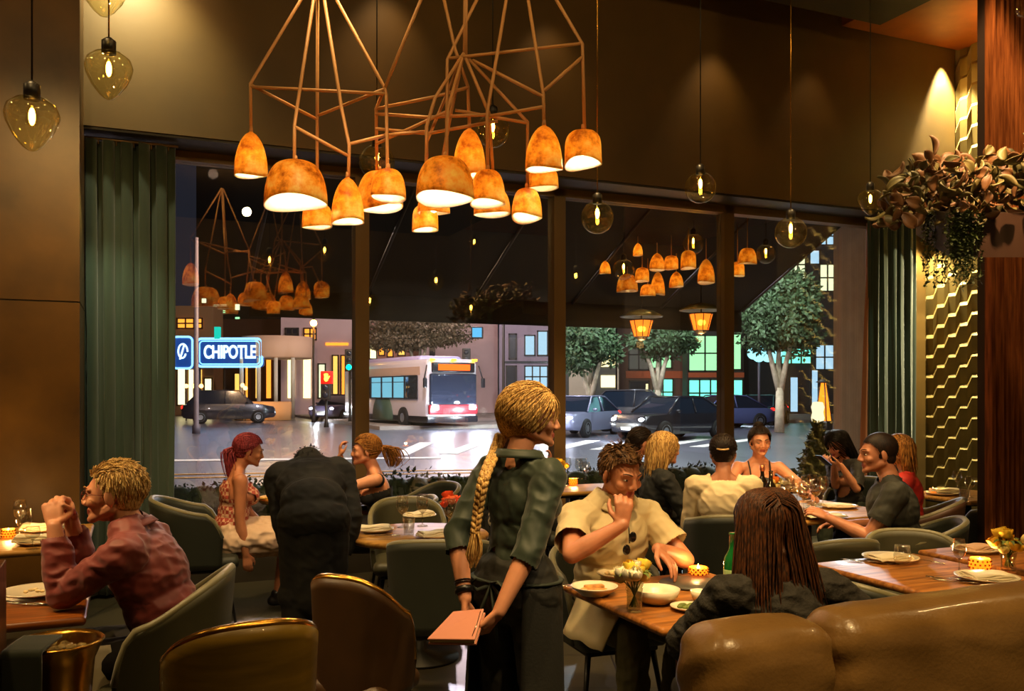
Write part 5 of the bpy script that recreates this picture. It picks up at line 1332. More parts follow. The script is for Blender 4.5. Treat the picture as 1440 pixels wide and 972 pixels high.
# 1 man in maroon, elbows on the table, hands clasped
e = P(66, 722, 3.52)
mL = V((e.x-.012, 3.49, 1.10)); mR = V((e.x+.0, 3.60, 1.10))
ctx = person('older man with grey-blond hair and glasses in a maroon shirt, hands clasped above the table', -1.34, 3.62, 96, 1.80, False, True, 24, head=(0, -8, 0), skin='fair', vox=.0042,
    aR=dict(w=(e.x+.045, 3.625, 1.075), wp=1, pole=(-.2, .1, -1), d=(-.25, -.35, .9), n=(-.2, -.9, -.3), curl=1.0), aL=dict(w=(e.x+.045, 3.49, 1.07), wp=1, pole=(-.3, 0, -1), d=(-.25, .35, .9), n=(-.2, .9, -.3), curl=.95),
    top=dict(mat=SH_MAR, sleeve=.93, g=.018, ag=.013, wr=.008, ws=(9, 9, 17), collar=1, buttons=1, hem=-.12, name='shirt', seed=2), bottom=dict(mat=TR_DK),
    hair=dict(mat=H_GREY, style='short', vol=.009, len=.032, n=1100, r=.0018, flow=(.0, -.8, .0), lift=.08, line=(.068, -.02, -.07), vox=.004), legs={-1: ((-1.78, 3.50, .53), (-1.75, 3.5, .09)), 1: ((-1.78, 3.74, .53), (-1.78, 3.74, .09))}, browc=mat('brow_grey', (170, 120, 70), .7))
g = MB(); Hm = ctx['Hm']
for q in (-1, 1):
    g.tube([Hm @ V((q*.034+.024*math.cos(a*PI/8), .098-.004, .0+.017*math.sin(a*PI/8))) for a in range(16)], .0016, 5, closed=True); g.tube([Hm @ V((q*.058, .094, .006)), Hm @ V((q*.079, .05, .006)), Hm @ V((q*.082, -.02, .0))], .0016, 5)
g.tube([Hm @ V((-.011, .096, .004)), Hm @ V((0, .1, .008)), Hm @ V((.011, .096, .004))], .0014, 5)
g.build('glasses', mat('glasses_frame', (120, 40, 24), .3), ctx['root'])

# 2 waitress
wr_ = V((-.20, 3.07, .905)); wl_ = P(654, 842, 3.12)
ctx = person('standing waitress with a long blond braid and dark green shirt, holding a pink booklet', .015, 3.25, -38, 1.64, True, False, 4, side=0, head=(-46, 2, 0), skin='fair', vox=.0042,
    aL=dict(w=tuple(wl_), wp=1, pole=(-.6, -.1, -.1), d=(.02, -.12, -.9), n=(.7, -.1, 0), curl=.5), aR=dict(w=tuple(P(700, 866, 2.98)), wp=1, pole=(.9, -.5, -.2), d=(-.55, -.05, -.6), n=(-.5, .6, .4), curl=.75),
    top=dict(mat=SH_GRN, sl={-1: .64, 1: .63}, g=.012, ag=.012, flare=.012, wr=.007, ws=(10, 10, 12), collar=1, neck=.512, hem=-.14, name='shirt', seed=5, loose=0), bottom=dict(mat=TR_BLK, g=.014, flare=.03), wide=.86,
    hair=dict(mat=H_BLOND, style='tail', gather=(-.055, -.105, -.075), vol=.026, len=.5, n=1000, r=.0026, line=(.074, -.035, -.08), vox=.004))
# braid
Hm = ctx['Hm']; base = ctx['W'] @ (Hm @ V((-.055, -.115, -.075)))
bp = [base, base+V((-.02, -.03, -.05)), P(681, 672, 3.07), P(672, 720, 3.06), P(667, 760, 3.05)]
def spl(pts, t):
    n = len(pts)-1; x = min(t*n, n-1e-6); i = int(x); f = x-i
    p0 = pts[max(i-1, 0)]; p1 = pts[i]; p2 = pts[i+1]; p3 = pts[min(i+2, n)]
    return .5*((2*p1)+(p2-p0)*f+(2*p0-5*p1+4*p2-p3)*f*f+(3*p1-p0-3*p2+p3)*f**3)
br = MB()
for k in range(3):
    pts = []; rs = []
    for j in range(90):
        t = j/89; a = t*15*PI*.9+k*2*PI/3; w_ = .0155*(1-.35*t); c = spl(bp, t*.93)
        pts.append(c+V((math.sin(a)*w_, math.sin(2*a)*w_*.5, 0))); rs.append(.0125*(1-.35*t))
    br.tube(pts, rs, 8)
rg = random.Random(3)
for k in range(70):
    e0 = spl(bp, .92); o = V((rg.gauss(0, 1), rg.gauss(0, 1), 0))*.006; br.tube([e0+o, e0+o*1.8+V((0, 0, -.035)), e0+o*2.2+V((-.006, 0, -.07)), e0+o*1.0+V((-.010, 0, -.11+rg.uniform(-.01, .02)))], [.003, .003, .0025, .001], 4, caps=False)
Wi = ctx['Wi']; br.v = [Wi @ p for p in br.v]; br.build('braid', H_BLOND, ctx['root'])
S_, El, Wt, d, n, a = ctx['arms'][-1]
b = MB(); dd = (Wt-El).normalized(); ax = dd.to_track_quat('Z', 'Y').to_matrix()
b.lathe([(.030, -.012), (.033, -.01), (.033, .01), (.030, .012), (.027, .012), (.027, -.012)], Wt-dd*.03, 20, ax); b.build('wristwatch', mat('watch_black', (15, 14, 13), .3), ctx['root'])
b = MB(); [b.tube([Wt-dd*(.055+.008*k)+ax @ V((.031*math.cos(q*.5236), .031*math.sin(q*.5236), 0)) for q in range(12)], .0022, 5, closed=True) for k in range(2)]; b.build('bracelet', mat('watch_black', (15, 14, 13), .3), ctx['root'])
# apron tied at the waist
T0 = ctx['T0']; ap = MB()
ap.grid(lambda i, j: T0 @ V(((.205+.02*j)*math.sin(rad(-150+300*i)), -(.155+.03*j)*math.cos(rad(-150+300*i))*-1+.0, .02-.62*j)) if False else T0 @ V(((.182+.02*j)*math.sin(rad(-140+280*i)), (.148+.03*j)*math.cos(rad(-140+280*i)), .04-.60*j+.01*math.sin(i*20))), 40, 14)
o = ap.build('apron', mat('apron_black', (24, 24, 20), .8, bump=.1, bscale=90), ctx['root'], thick=.005)
b = MB(); b.tube([T0 @ V(((.180)*math.sin(a*.2618), (.146)*math.cos(a*.2618), .045)) for a in range(24)], .012, 8, closed=True, flat=.5)
for q in (-1, 1):
    b.tube([T0 @ V((0, -.15, .045)), T0 @ V((q*.05, -.175, .06)), T0 @ V((q*.085, -.17, .03)), T0 @ V((q*.05, -.17, .015)), T0 @ V((0, -.15, .04))], .008, 6, flat=.5); b.tube([T0 @ V((0, -.15, .04)), T0 @ V((q*.03, -.17, -.05)), T0 @ V((q*.045, -.165, -.16))], .009, 6, flat=.4)
b.build('apron_tie', mat('apron_tie', (36, 44, 34), .7), ctx['root'])
# the booklet in her hands
bk = empty('booklet', P(642, 882, 2.98), 0, 'pink padded booklet held behind the back of the waitress', 'booklet')
u_ = (P(681, 857, 2.98)-P(642, 849, 2.98)); c00, c10, c11, c01 = P(601, 901, 2.95), P(668, 902, 2.90), P(681, 858, 3.0), P(638, 862, 3.04)
def bq_(i, j, k): 
    p = (c00*(1-i)+c10*i)*(1-j)+(c01*(1-i)+c11*i)*j; nn = (c10-c00).cross(c01-c00).normalized(); return p+nn*k-bk.location
b = MB(); b.v = [bq_(i, j, k) for k in (0, .008) for j in (0, 1) for i in (0, 1)]; b.f = [(0, 2, 3, 1), (4, 5, 7, 6), (0, 1, 5, 4), (2, 6, 7, 3), (0, 4, 6, 2), (1, 3, 7, 5)]; b.m = [0]*6
PK = mat('booklet_pink', (214, 140, 116), .5, bump=.04)
o = b.build('cover', PK, bk, False); bv = o.modifiers.new('b', 'BEVEL'); bv.width = .003; bv.segments = 2
b = MB(); b.v = [bq_(.02+i*.95, .02+j*.95, k) for k in (-.012, -.001) for j in (0, 1) for i in (0, 1)]; b.f = [(0, 2, 3, 1), (4, 5, 7, 6), (0, 1, 5, 4), (2, 6, 7, 3), (0, 4, 6, 2), (1, 3, 7, 5)]; b.m = [0]*6; b.build('pages', NAP, bk, False)
b = MB(); b.v = [bq_(i, j, k) for k in (-.019, -.012) for j in (0, 1) for i in (0, 1)]; b.f = [(0, 2, 3, 1), (4, 5, 7, 6), (0, 1, 5, 4), (2, 6, 7, 3), (0, 4, 6, 2), (1, 3, 7, 5)]; b.m = [0]*6; b.build('cover', PK, bk, False)
b = MB(); b.tube([bq_(.93, .1, .009), bq_(.95, .5, .009), bq_(.93, .9, .009)], .0018, 5); b.build('pen', SILV, bk)

# 3 person in black bending forward
person('person in a black coat bending forward, seen from behind as a dark silhouette', -1.08, 4.85, 14, 1.68, False, False, 62, side=-4, head=(0, 62, 0), skin='warm', vox=.009, facep=False,
    aL=dict(l=(-.10, .36, .02)), aR=dict(l=(.14, .34, .06)), top=dict(mat=COAT, sleeve=.95, g=.034, ag=.022, wr=.005, hem=-.9, name='coat', seed=7), bottom=dict(mat=COAT, g=.022, flare=.05, skirt=1, name='coat_skirt'),
    hair=dict(mat=COAT, style='short', vol=.02, len=.05, n=150, vox=.008, line=(.02, -.05, -.09)))

# 4 man in the beige shirt
mz = P(866, 700, 4.0)
ctx = person('man in a beige short-sleeved shirt with sunglasses hung on it, one hand at his mouth', .46, 4.30, 203, 1.78, False, True, 6, head=(6, 14, 0), skin='tan', vox=.0055,
    aR=dict(w=tuple(P(876, 738, 3.90)), wp=1, pole=(-1, -.2, -.7), d=(.05, .05, .95), n=(0, .9, .1), curl=.8), aL=dict(w=tuple(P(925, 772, 4.0)), wp=1, pole=(1, 0, -.9), d=(.45, -.55, -.5), n=(-.2, -.2, -1), curl=.3),
    top=dict(mat=SH_BEI, sleeve=.36, g=.020, ag=.016, flare=.016, wr=.008, ws=(8, 8, 10), collar=1, hem=-.22, seed=9), bottom=dict(mat=JEAN, wr=.007),
    hair=dict(mat=H_GB, style='short', vol=.010, len=.035, n=500, r=.002, flow=(.0, .6, .3), lift=.3, line=(.072, -.02, -.075)))
T = ctx['T']; b = MB()
for q in (-1, 1): b.ell(T @ V((q*.014-.0, .168-.004*0, .36-.028*q-.0)), (.021, .007, .025), None, 12, 8)
b.tube([T @ V((0, .166, .36)), T @ V((.006, .168, .41)), T @ V((0, .15, .44))], .003, 5)
b.build('sunglasses', mat('sunglass_black', (18, 15, 12), .15, coat=.6), ctx['root'])
# napkin over his lap
Wi = ctx['Wi']; lap = MB()
kn, hp = ctx['legs'][-1][1], ctx['legs'][-1][0]
def lapf(i, j):
    x = -.27+.54*i; y = .06+.38*j; z = .648
    ov = max(0, -x-.17)+max(0, x-.17); z -= ov*1.9; z -= .03*math.exp(-(x/.05)**2); z += .007*math.sin(x*40+y*9)+.006*math.sin(y*33)
    return V((x, y, z+.02))
lap.grid(lapf, 26, 18); lap.build('lap_napkin', mat('napkin_beige', (200, 182, 138), .8, bump=.1, bscale=60), ctx['root'], thick=.006)

# 5 woman with long brown hair from behind
person('woman with long straight brown hair seen from behind, in a black knit top', .86, 2.76, 14, 1.64, True, True, 10, head=(-2, 6, 0), skin='warm', vox=.006,
    aL=dict(w=(.74, 3.10, .80), wp=1, pole=(-1, -.3, -.6)), aR=dict(w=(1.10, 3.08, .80), wp=1, pole=(1, -.4, -.5)),
    top=dict(mat=mat('knit_black', (30, 26, 20), .85, var=.2, vscale=30, bump=.5, bscale=70), sleeve=.95, g=.018, ag=.018, wr=.009, ws=(9, 9, 22), hem=-.1, seed=4, neck=.48), bottom=dict(mat=TR_DK), wide=1.08,
    hair=dict(mat=H_BROWN, style='long', vol=.018, len=.46, n=1300, r=.0032, line=(.06, -.05, -.12), fall=.26, massx=.066, outx=.10, vox=.005))

# 6 pink-haired woman
person('woman with pink hair tied back and a sleeveless plaid top, sitting by the window', -2.02, 6.38, -66, 1.68, True, True, 8, head=(-2, 10, 0), skin='tan', vox=.008,
    aR=dict(l=(.17, .10, -.09), pole=(.3, -1, -.3)), aL=dict(l=(-.13, .30, .02)),
    top=dict(mat=PLA, sleeve=0, g=.02, wr=.006, neck=.42, hem=-.14, name='plaid_top', seed=3, neckf=lambda q: abs(q.x) > .128 and q.z > .30), bottom=dict(mat=mat('skirt_cream', (205, 175, 150), .8), skirt=1, g=.02, t=.5, name='skirt', wr=.015),
    hair=dict(mat=H_PINK, style='tail', gather=(0, -.12, -.01), vol=.014, len=.5, n=420, r=.003, line=(.07, -.03, -.08), tail=dict(pts=[(0, -.12, .0), (.0, -.155, -.04), (0, -.12, -.13), (0, -.10, -.22)], w=.022, n=110, spread=1.4)))
# 7 blonde by the window
person('blonde woman in a strapless black top at the window table, hand raised to her chin', -.93, 6.62, 104, 1.66, True, True, 14, head=(0, -4, 0), skin='fair', vox=.008,
    aL=dict(w=(-1.24, 6.42, 1.13), wp=1, pole=(-.3, -.1, -1), curl=.7, d=(0, 0, 1), n=(.6, .2, 0)), aR=dict(w=(-1.26, 6.62, .80), wp=1, pole=(0, 0, -1)),
    top=dict(mat=SH_BLK, sleeve=0, g=.016, wr=.004, neck=.345, hem=-.12, name='strapless_top'), bottom=dict(mat=TR_DK, skirt=1),
    hair=dict(mat=H_DBL, style='tail', gather=(0, -.13, .03), vol=.015, len=.5, n=420, r=.003, line=(.07, -.03, -.06), tail=dict(pts=[(0, -.13, .03), (0, -.20, .01), (.02, -.23, -.07), (.02, -.22, -.13)], w=.03, n=110, spread=1.5)))
# 8 blonde in black cardigan
person('blonde woman in a black cardigan looking along the crowded table', 1.02, 6.35, -80, 1.70, True, True, 4, head=(4, 2, 0), skin='fair', vox=.007,
    aR=dict(w=(1.42, 6.28, .80), wp=1, pole=(0, -.4, -1)), aL=dict(l=(-.1, .34, .06)), top=dict(mat=mat('cardigan_black', (22, 24, 24), .8, bump=.1), sleeve=.95, g=.02, ag=.02, wr=.008, hem=-.14, name='cardigan', seed=6, neckf=lambda q: q.y > .04 and abs(q.x) < .05*(q.z-.28)/.2 and q.z > .28), bottom=dict(mat=TR_DK),
    hair=dict(mat=H_BLOND, style='long', vol=.013, len=.30, n=520, r=.003, line=(.066, -.06, -.1), fall=.13, massx=.055, outx=.04))
# 9 dark-haired head behind
person('dark-haired person mostly hidden behind the blonde woman in a black cardigan', .97, 7.12, -78, 1.70, True, True, 4, head=(0, 2, 0), skin='tan', vox=.009, facep=False,
    top=dict(mat=TR_DK, sleeve=.9, g=.015), bottom=dict(mat=TR_DK), hair=dict(mat=H_DARK, style='bun', gather=(0, -.12, .0), vol=.012, len=.5, n=260, r=.003, bunr=.03))
# 10 white top
ctx = person('person in a white top with short dark hair held by a clip, seen from behind', 1.38, 5.78, -8, 1.72, True, True, 8, head=(-6, 6, 0), skin='tan', vox=.006, wide=1.1,
    aL=dict(l=(-.16, .28, .02)), aR=dict(l=(.16, .30, .0)), top=dict(mat=SH_WHT, sleeve=.95, g=.020, ag=.016, wr=.007, ws=(8, 8, 9), hem=-.14, neck=.47, seed=8), bottom=dict(mat=TR_DK),
    hair=dict(mat=H_DARK, style='tail', gather=(0, -.115, .01), vol=.012, len=.5, n=500, r=.0028, line=(.07, -.04, -.07)))
b = MB(); b.tube([ctx['Hm'] @ V((x*.01, -.135-.006*math.cos(x*.4), .012+.0005*x*x)) for x in range(-4, 5)], .006, 6); b.build('hair_clip', mat('clip_gold', (230, 190, 130), .3, metal=.6), ctx['root'])
# 11 facing woman
ctx = person('woman with a dark brown updo and thin-strapped dark dress, facing the camera', 2.02, 7.3, 174, 1.70, True, True, 4, head=(6, 2, 0), skin='fair', vox=.006,
    aL=dict(w=(2.32, 6.85, .80), wp=1, pole=(.8, .2, -.6)), aR=dict(w=(1.80, 6.88, .80), wp=1, pole=(-.8, .2, -.6)),
    top=dict(mat=SH_BLK, sleeve=0, g=.014, wr=.004, neck=.375, name='dress_top'), bottom=dict(mat=TR_DK, skirt=1),
    hair=dict(mat=H_DARK, style='bun', gather=(0, -.055, .128), vol=.014, len=.5, n=520, r=.003, bunr=.04, line=(.080, -.03, -.07)))
b = MB(); T = ctx['T']
for q in (-1, 1): b.tube([T @ V((q*.075, .115, .36)), T @ V((q*.082, .075, .44)), T @ V((q*.085, .0, .492)), T @ V((q*.08, -.075, .44)), T @ V((q*.07, -.10, .36))], .006, 6)
b.build('dress_strap', SH_BLK, ctx['root'])
b = MB(); Hm = ctx['Hm']
for q in (-1, 1): b.tube([Hm @ V((.006*math.cos(a*.6)+q*.082, 0, -.045+.013*math.sin(a*.6))) for a in range(11)], .002, 5)
b.build('earring', BRASS, ctx['root'])
# 12 phone woman
e = P(1160, 650, 7.55)
ctx = person('woman with long black hair in a black top looking down at a phone', 2.98, 7.82, 112, 1.64, True, True, 10, head=(8, 22, 0), skin='fair', vox=.008,
    aL=dict(w=(e.x+.10, 7.45, e.z-.02), wp=1, pole=(.2, -.4, -1), curl=.7, d=(-.9, .3, .3), n=(0, .2, .9)), aR=dict(w=(e.x+.10, 7.62, e.z-.02), wp=1, pole=(.2, .3, -1), curl=.8, d=(-.9, -.2, .3), n=(0, 0, 1)),
    top=dict(mat=SH_BLK, sleeve=.5, g=.016, ag=.014, wr=.006, neckf=lambda q: q.y > .03 and abs(q.x) < .04 and q.z > .40), bottom=dict(mat=mat('trousers_green', (44, 52, 38), .8)),
    hair=dict(mat=H_BLACK, style='long', vol=.014, len=.40, n=520, r=.0032, line=(.066, -.06, -.1), fall=.22, massx=.055, outx=.05))
ph = empty('phone', (e.x-.02, 7.53, e.z+.015), rad(112), 'dark smartphone held in both hands by the black-haired woman', 'phone')
MB().box((0, 0, 0), (.075, .15, .009), M4.Rotation(rad(35), 3, 'X'), bev=.004).build('phone_body', LEGM, ph); MB().box((0, -.003, .005), (.066, .138, .002), M4.Rotation(rad(35), 3, 'X')).build('phone_screen', mat('screen', (120, 130, 150), .1, emit=(170, 190, 220), estr=.6), ph, False)
# 13 man in black tee
ctx = person('short-haired man in a black t-shirt looking across the crowded table', 2.38, 5.42, 74, 1.78, False, True, 10, head=(14, 0, 0), skin='tan', vox=.006,
    aL=dict(w=(1.93, 5.42, .83), wp=1, pole=(.1, -.4, -1)), aR=dict(w=(2.1, 5.72, .74), wp=1, pole=(0, .5, -1)),
    top=dict(mat=SH_TEE, sleeve=.33, g=.014, ag=.014, flare=.010, wr=.006, ws=(8, 8, 10), hem=-.14, seed=11, neck=.505), bottom=dict(mat=TR_DK), wide=1.06,
    hair=dict(mat=H_DARK, style='short', vol=.007, len=.022, n=600, r=.0018, flow=(0, .7, .5), lift=.5, line=(.07, -.035, -.06)))
# 14 red top blonde
person('person with dark blond hair in a red top behind the man in a black t-shirt', 2.82, 6.32, 62, 1.66, True, True, 4, head=(10, 2, 0), skin='tan', vox=.009, facep=False,
    top=dict(mat=SH_RED, sleeve=.9, g=.018), bottom=dict(mat=TR_DK), hair=dict(mat=H_DBL, style='long', vol=.014, len=.26, n=380, r=.0034, line=(.06, -.06, -.1), fall=.1))
# 15 person in white behind the waitress
person('person in a white blouse with a raised hand, mostly hidden behind the waitress', -.06, 7.3, -74, 1.60, True, True, 6, head=(0, 4, 0), skin='warm', vox=.009, facep=False,
    aR=dict(w=(.31, 7.1, 1.02), wp=1, pole=(0, -.2, -1), d=(0, 0, 1), n=(-.6, 0, 0), curl=.5), top=dict(mat=SH_WHT, sleeve=.5, g=.018), bottom=dict(mat=TR_DK), hair=dict(mat=H_BROWN, style='bun', gather=(0, -.12, .0), vol=.012, len=.5, n=200, r=.003))
# ------------------------------------------------------------ things on the tables
def on(px, py, z=.7515): return at(px, py, z)
# --- table of the beige man and the long-haired woman
FOODM = mat('food_toast', (190, 130, 60), .7, var=.3, vscale=40); GREENF = mat('food_greens', (96, 110, 36), .6, var=.3, vscale=40); CRM = mat('food_cream', (232, 205, 150), .6)
p = on(836, 836); r0 = plate(p, 'white bowl-shaped plate with toast on the corner of the table next to the waitress', .098, deep=.035)
b = MB(); b.box((.0, .015, .028), (.085, .035, .018), M4.Rotation(.3, 3, 'Z'), bev=.006); b.box((.01, -.02, .024), (.08, .03, .014), M4.Rotation(-.2, 3, 'Z'), bev=.005); b.ell((-.04, -.01, .022), (.02, .018, .01)); b.build('toast', FOODM, r0)
r0 = plate(on(870, 812), 'white plate half hidden behind the vase of white flowers', .10, deep=.02)
b = MB(); rg = random.Random(6); [b.ell((rg.uniform(-.05, .05), rg.uniform(-.05, .05), .016), (.014, .012, .008)) for _ in range(9)]; b.build('salad', CRM, r0)
p = on(922, 848); r0 = empty('bowl', p, 0, 'deep round white bowl with some food left, right behind the vase of white flowers', 'bowl')
MB().lathe([(0, .004), (.05, 0), (.056, .003), (.088, .03), (.098, .058), (.094, .059), (.084, .033), (.05, .009), (0, .008)], seg=40).build('bowl_body', WHT, r0)
b = MB(); [b.ell((rg.uniform(-.05, .05), rg.uniform(-.05, .05), .022), (.018, .014, .008)) for _ in range(10)]; b.ell((0, 0, .012), (.05, .05, .01)); b.build('food', FOODM, r0)
p = on(968, 858); r0 = plate(p, 'small white plate with greens by the elbow of the long-haired woman', .07, deep=.015)
b = MB(); [b.ell((rg.uniform(-.035, .03), rg.uniform(-.03, .03), .015), (.013, .009, .007)) for _ in range(14)]; b.build('greens', GREENF, r0)
r0 = empty('sauce_cup', on(983, 846), 0, 'small white sauce cup standing beside the plate of greens', 'cup'); MB().lathe([(0, .004), (.02, 0), (.03, .02), (.036, .045), (.032, .045), (.022, .01), (0, .008)]).build('cup_body', WHT, r0)
r0 = empty('serving_board', on(970, 822), 0, 'round dark stone serving board under the beaded candle', 'serving board'); MB().lathe([(0, 0), (.13, 0), (.135, .006), (.13, .012), (0, .012)], seg=40).build('board', mat('slate', (70, 66, 56), .4, bump=.1), r0)
candle(on(982, 812)+V((0, 0, .014)), 'beaded amber candle holder glowing on the dark round board', r=.045, h=.034, power=1.0)
YEL1 = mat('petal_yellow', (250, 215, 80), .7, spec=.1); WH1 = mat('petal_white', (250, 242, 212), .7, spec=.1); CREAM1 = mat('petal_cream', (244, 226, 150), .7, spec=.1)
vase_flowers(on(892, 860), 'small glass vase of white and yellow flowers among the plates before the man in beige', [WH1, YEL1, WH1, WH1, YEL1, CREAM1], .12, .036, .031, .072, .175, seed=3, n=12)
r0 = cutlery(on(800, 826), 60, 'knife', 'dark-handled knife at the table corner beside the waitress')
BG = thin_glass('bottle_green', (.10, .42, .14), 1.6); 
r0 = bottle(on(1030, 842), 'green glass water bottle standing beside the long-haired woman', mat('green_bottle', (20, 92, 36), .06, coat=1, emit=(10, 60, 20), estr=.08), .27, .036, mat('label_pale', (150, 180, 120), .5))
# --- set table above the banquette
plate(on(1252, 788), 'charger plate with folded napkin on the far corner of the empty table', .135); napkin(on(1250, 786, .765), 'beige napkin folded on the charger plate beside the stemless glass', 20, .20, .13, .018)
plate(on(1388, 816), 'charger plate with folded napkin on the near side of the empty table', .135); napkin(on(1388, 812, .765), 'beige napkin folded on the charger plate below the yellow flowers', 8, .20, .13, .018)
wineglass(on(1269, 797), 'stemless wine glass standing before the folded napkin on the empty table', .105, .042, stem=False)
wineglass(on(1349, 806), 'stemmed glass standing to the side of the glowing candle on the empty table', .16, .030)
candle(on(1378, 801), 'amber patterned candle holder glowing below the vase of yellow flowers', .048, .055, 2.0)
cutlery(on(1216, 790), 62, 'knife', 'knife beside the charger plate on the far corner of the empty table'); cutlery(on(1224, 792), 62, 'fork', 'fork beside the charger plate on the far corner of the empty table')
cutlery(on(1300, 790), 40, 'spoon' if False else 'fork', 'fork lying beyond the stemless wine glass'); cutlery(on(1352, 820), 62, 'knife', 'knife in front of the near charger plate'); cutlery(on(1338, 816), 62, 'fork', 'fork in front of the near charger plate')
vase_flowers(on(1418, 802), 'glass vase of yellow and orange flowers beside the slatted wall', [mat('petal_amber', (245, 190, 50), .6), YEL1, CREAM1], .11, .04, .030, .080, .165, seed=9, n=12)
plate(on(1372, 776), 'plate with folded napkin behind the candle at the edge table', .12); napkin(on(1372, 773, .765), 'pinkish folded napkin behind the glowing candle', 30, .18, .12, .02, m=mat('napkin_pink', (200, 160, 125), .8))
# --- crowded table
spots = [(1110, 709, 1), (1121, 714, 0), (1134, 708, 1), (1147, 716, 1), (1102, 712, 0), (1130, 720, 1), (1157, 709, 0), (1142, 706, 1)]
for i, (x_, y_, wn) in enumerate(spots):
    wineglass(on(x_, y_), ('wine glass holding red wine in the cluster on the crowded table' if wn else 'empty wine glass in the cluster on the crowded table'), .21, .042, bool(wn), group='red wine glasses on the crowded table' if wn else 'empty wine glasses on the crowded table')
for i, (x_, y_) in enumerate([(1134, 730), (1148, 728), (1120, 734)]): tumbler(on(x_, y_), 'water tumbler at the edge of the wine glass cluster', group='tumblers on the crowded table')
DB = mat('bottle_dark', (26, 20, 12), .08, coat=1)
bottle(on(1072, 714), 'dark wine bottle with foil neck in front of the woman with the updo', DB, .31, .038, mat('label_cream', (220, 205, 165), .5), mat('foil_copper', (190, 110, 70), .3, metal=.8))
bottle(on(1084, 720), 'dark wine bottle with a cream label nearer the long brown hair', DB, .29, .038, mat('label_cream', (220, 205, 165), .5))
plate(on(1158, 728), 'large white plate with folded cloth at the near edge of the crowded table', .15); napkin(on(1158, 726, .77), 'large cream napkin spread on the near plate of the crowded table', 10, .27, .16, .012)
plate(on(1178, 714), 'white plate by the arm of the man in the black t-shirt', .14); napkin(on(1178, 712, .768), 'cream napkin on the plate by the arm of the man in black', 10, .22, .12, .012)
candle(on(1112, 726), 'amber candle glowing among the wine glasses', .035, .05, 2.2)
candle(on(1100, 706), 'amber candle glowing behind the wine glasses beside the woman with the updo', .035, .06, 2.2)
b0 = vase_flowers(on(1090, 707), 'vase of orange and green flowers beside the woman with the updo', [mat('petal_orange', (240, 130, 40), .6), CREAM1], .12, .035, .026, .05, .17, 5, n=8)
# --- round table
for i, (x_, y_, lab) in enumerate([(527, 748, 'plate with folded napkin at the rim of the round table'), (612, 756, 'plate with folded napkin on the round table beside the waitress'), (590, 728, 'plate with folded napkin on the far side of the round table')]):
    plate(on(x_, y_), lab, .115); napkin(on(x_, y_-3, .765), lab.replace('plate with folded napkin', 'cream folded napkin'), 12+20*i, .2, .11, .024)
for x_, y_, lab in ((566, 742, 'wine glass standing nearest the middle of the round table'), (594, 740, 'tall wine glass in front of the far napkin on the round table'), (633, 748, 'wine glass next to the elbow of the waitress on the round table'), (575, 752, 'short glass at the near side of the round table')):
    (wineglass if 'wine' in lab else tumbler)(on(x_, y_), lab)
vase_flowers(on(636, 740), 'vase of orange flowers on the round table, half hidden by the waitress', [mat('petal_coral', (240, 110, 50), .6), mat('petal_orange2', (235, 80, 30), .6)], .12, .035, .034, .065, .19, 7, n=8)
cutlery(on(540, 754), 80, 'knife', 'knife at the rim of the round table')
# --- gold table
for x_, y_, lab in ((60, 745, 'rolled white napkin on the golden-lit table nearer the pillar'), (52, 762, 'rolled white napkin on the golden-lit table nearer the clasped hands')):
    plate(on(x_, y_+3), lab.replace('rolled white napkin', 'small plate under a rolled napkin'), .11); napkin(on(x_, y_, .765), lab, 5, .24, .08, .035)
for x_, y_, h_, lab in ((34, 764, .19, 'wine glass with round bowl on the golden-lit table'), (28, 750, .2, 'tall wine glass standing behind the round-bowled one'), (46, 772, .12, 'short stemmed glass at the near edge of the golden-lit table')):
    wineglass(on(x_, y_), lab, h_, .04)
candle(on(12, 756), 'small candle burning at the far end of the golden-lit table', .035, .05, 3.5)
# --- maroon man's table
r0 = plate(on(52, 836), 'white plate with crumbs in front of the man in a maroon shirt', .14)
b = MB(); rg = random.Random(8); [b.ell((rg.uniform(-.05, .06), rg.uniform(-.03, .04), .014), (.010, .008, .006)) for _ in range(8)]; b.build('crumbs', CRM, r0)['kind'] = 'stuff'
cutlery(on(62, 852), 84, 'knife', 'knife on the table below the plate with crumbs'); cutlery(on(40, 850), 80, 'fork', 'fork on the table below the plate with crumbs')
lapn = empty('lap_cloth', (-1.60, 3.42, .0), .4, 'white cloth napkin hanging from the lap of the man in maroon', 'napkin')
MB().grid(lambda i, j: V(((i-.5)*(.10+.10*j), .02*math.sin(i*9)*j, .62-.30*j)), 12, 12).build('cloth', NAP, lapn, thick=.004)
# --- window table
r0 = empty('bowl', on(378, 709), 0, 'shallow bowl of golden chips on the window table', 'bowl'); MB().lathe([(0, .004), (.05, 0), (.1, .04), (.105, .05), (.095, .042), (.05, .01), (0, .01)]).build('bowl_body', BRASS, r0)
b = MB(); [b.ell((rg.uniform(-.06, .06), rg.uniform(-.06, .06), .05), (.03, .022, .012), M4.Rotation(rg.uniform(0, 3), 3, 'Z')) for _ in range(14)]; b.build('chips', mat('chips', (235, 180, 80), .6), r0)
plate(on(508, 700), 'small white plate by the elbow of the blonde at the window table', .10)
# --- far table beside the post
vase_flowers(on(786, 678), 'vase of yellow flowers on the far table by the middle window post', [mat('petal_amber', (245, 190, 50), .6)], .12, .04, .034, .08, .19, 11, n=9)
candle(on(806, 682), 'candle glowing on the far table beside the glasses', .04, .06, 3)
for x_, y_ in ((798, 673), (814, 674), (824, 680), (820, 674)): wineglass(on(x_, y_), 'wine glass on the far table by the middle window post', .2, .04, group='wine glasses on the far table')
plate(on(778, 686), 'plate on the far table behind the shoulder of the waitress', .12)
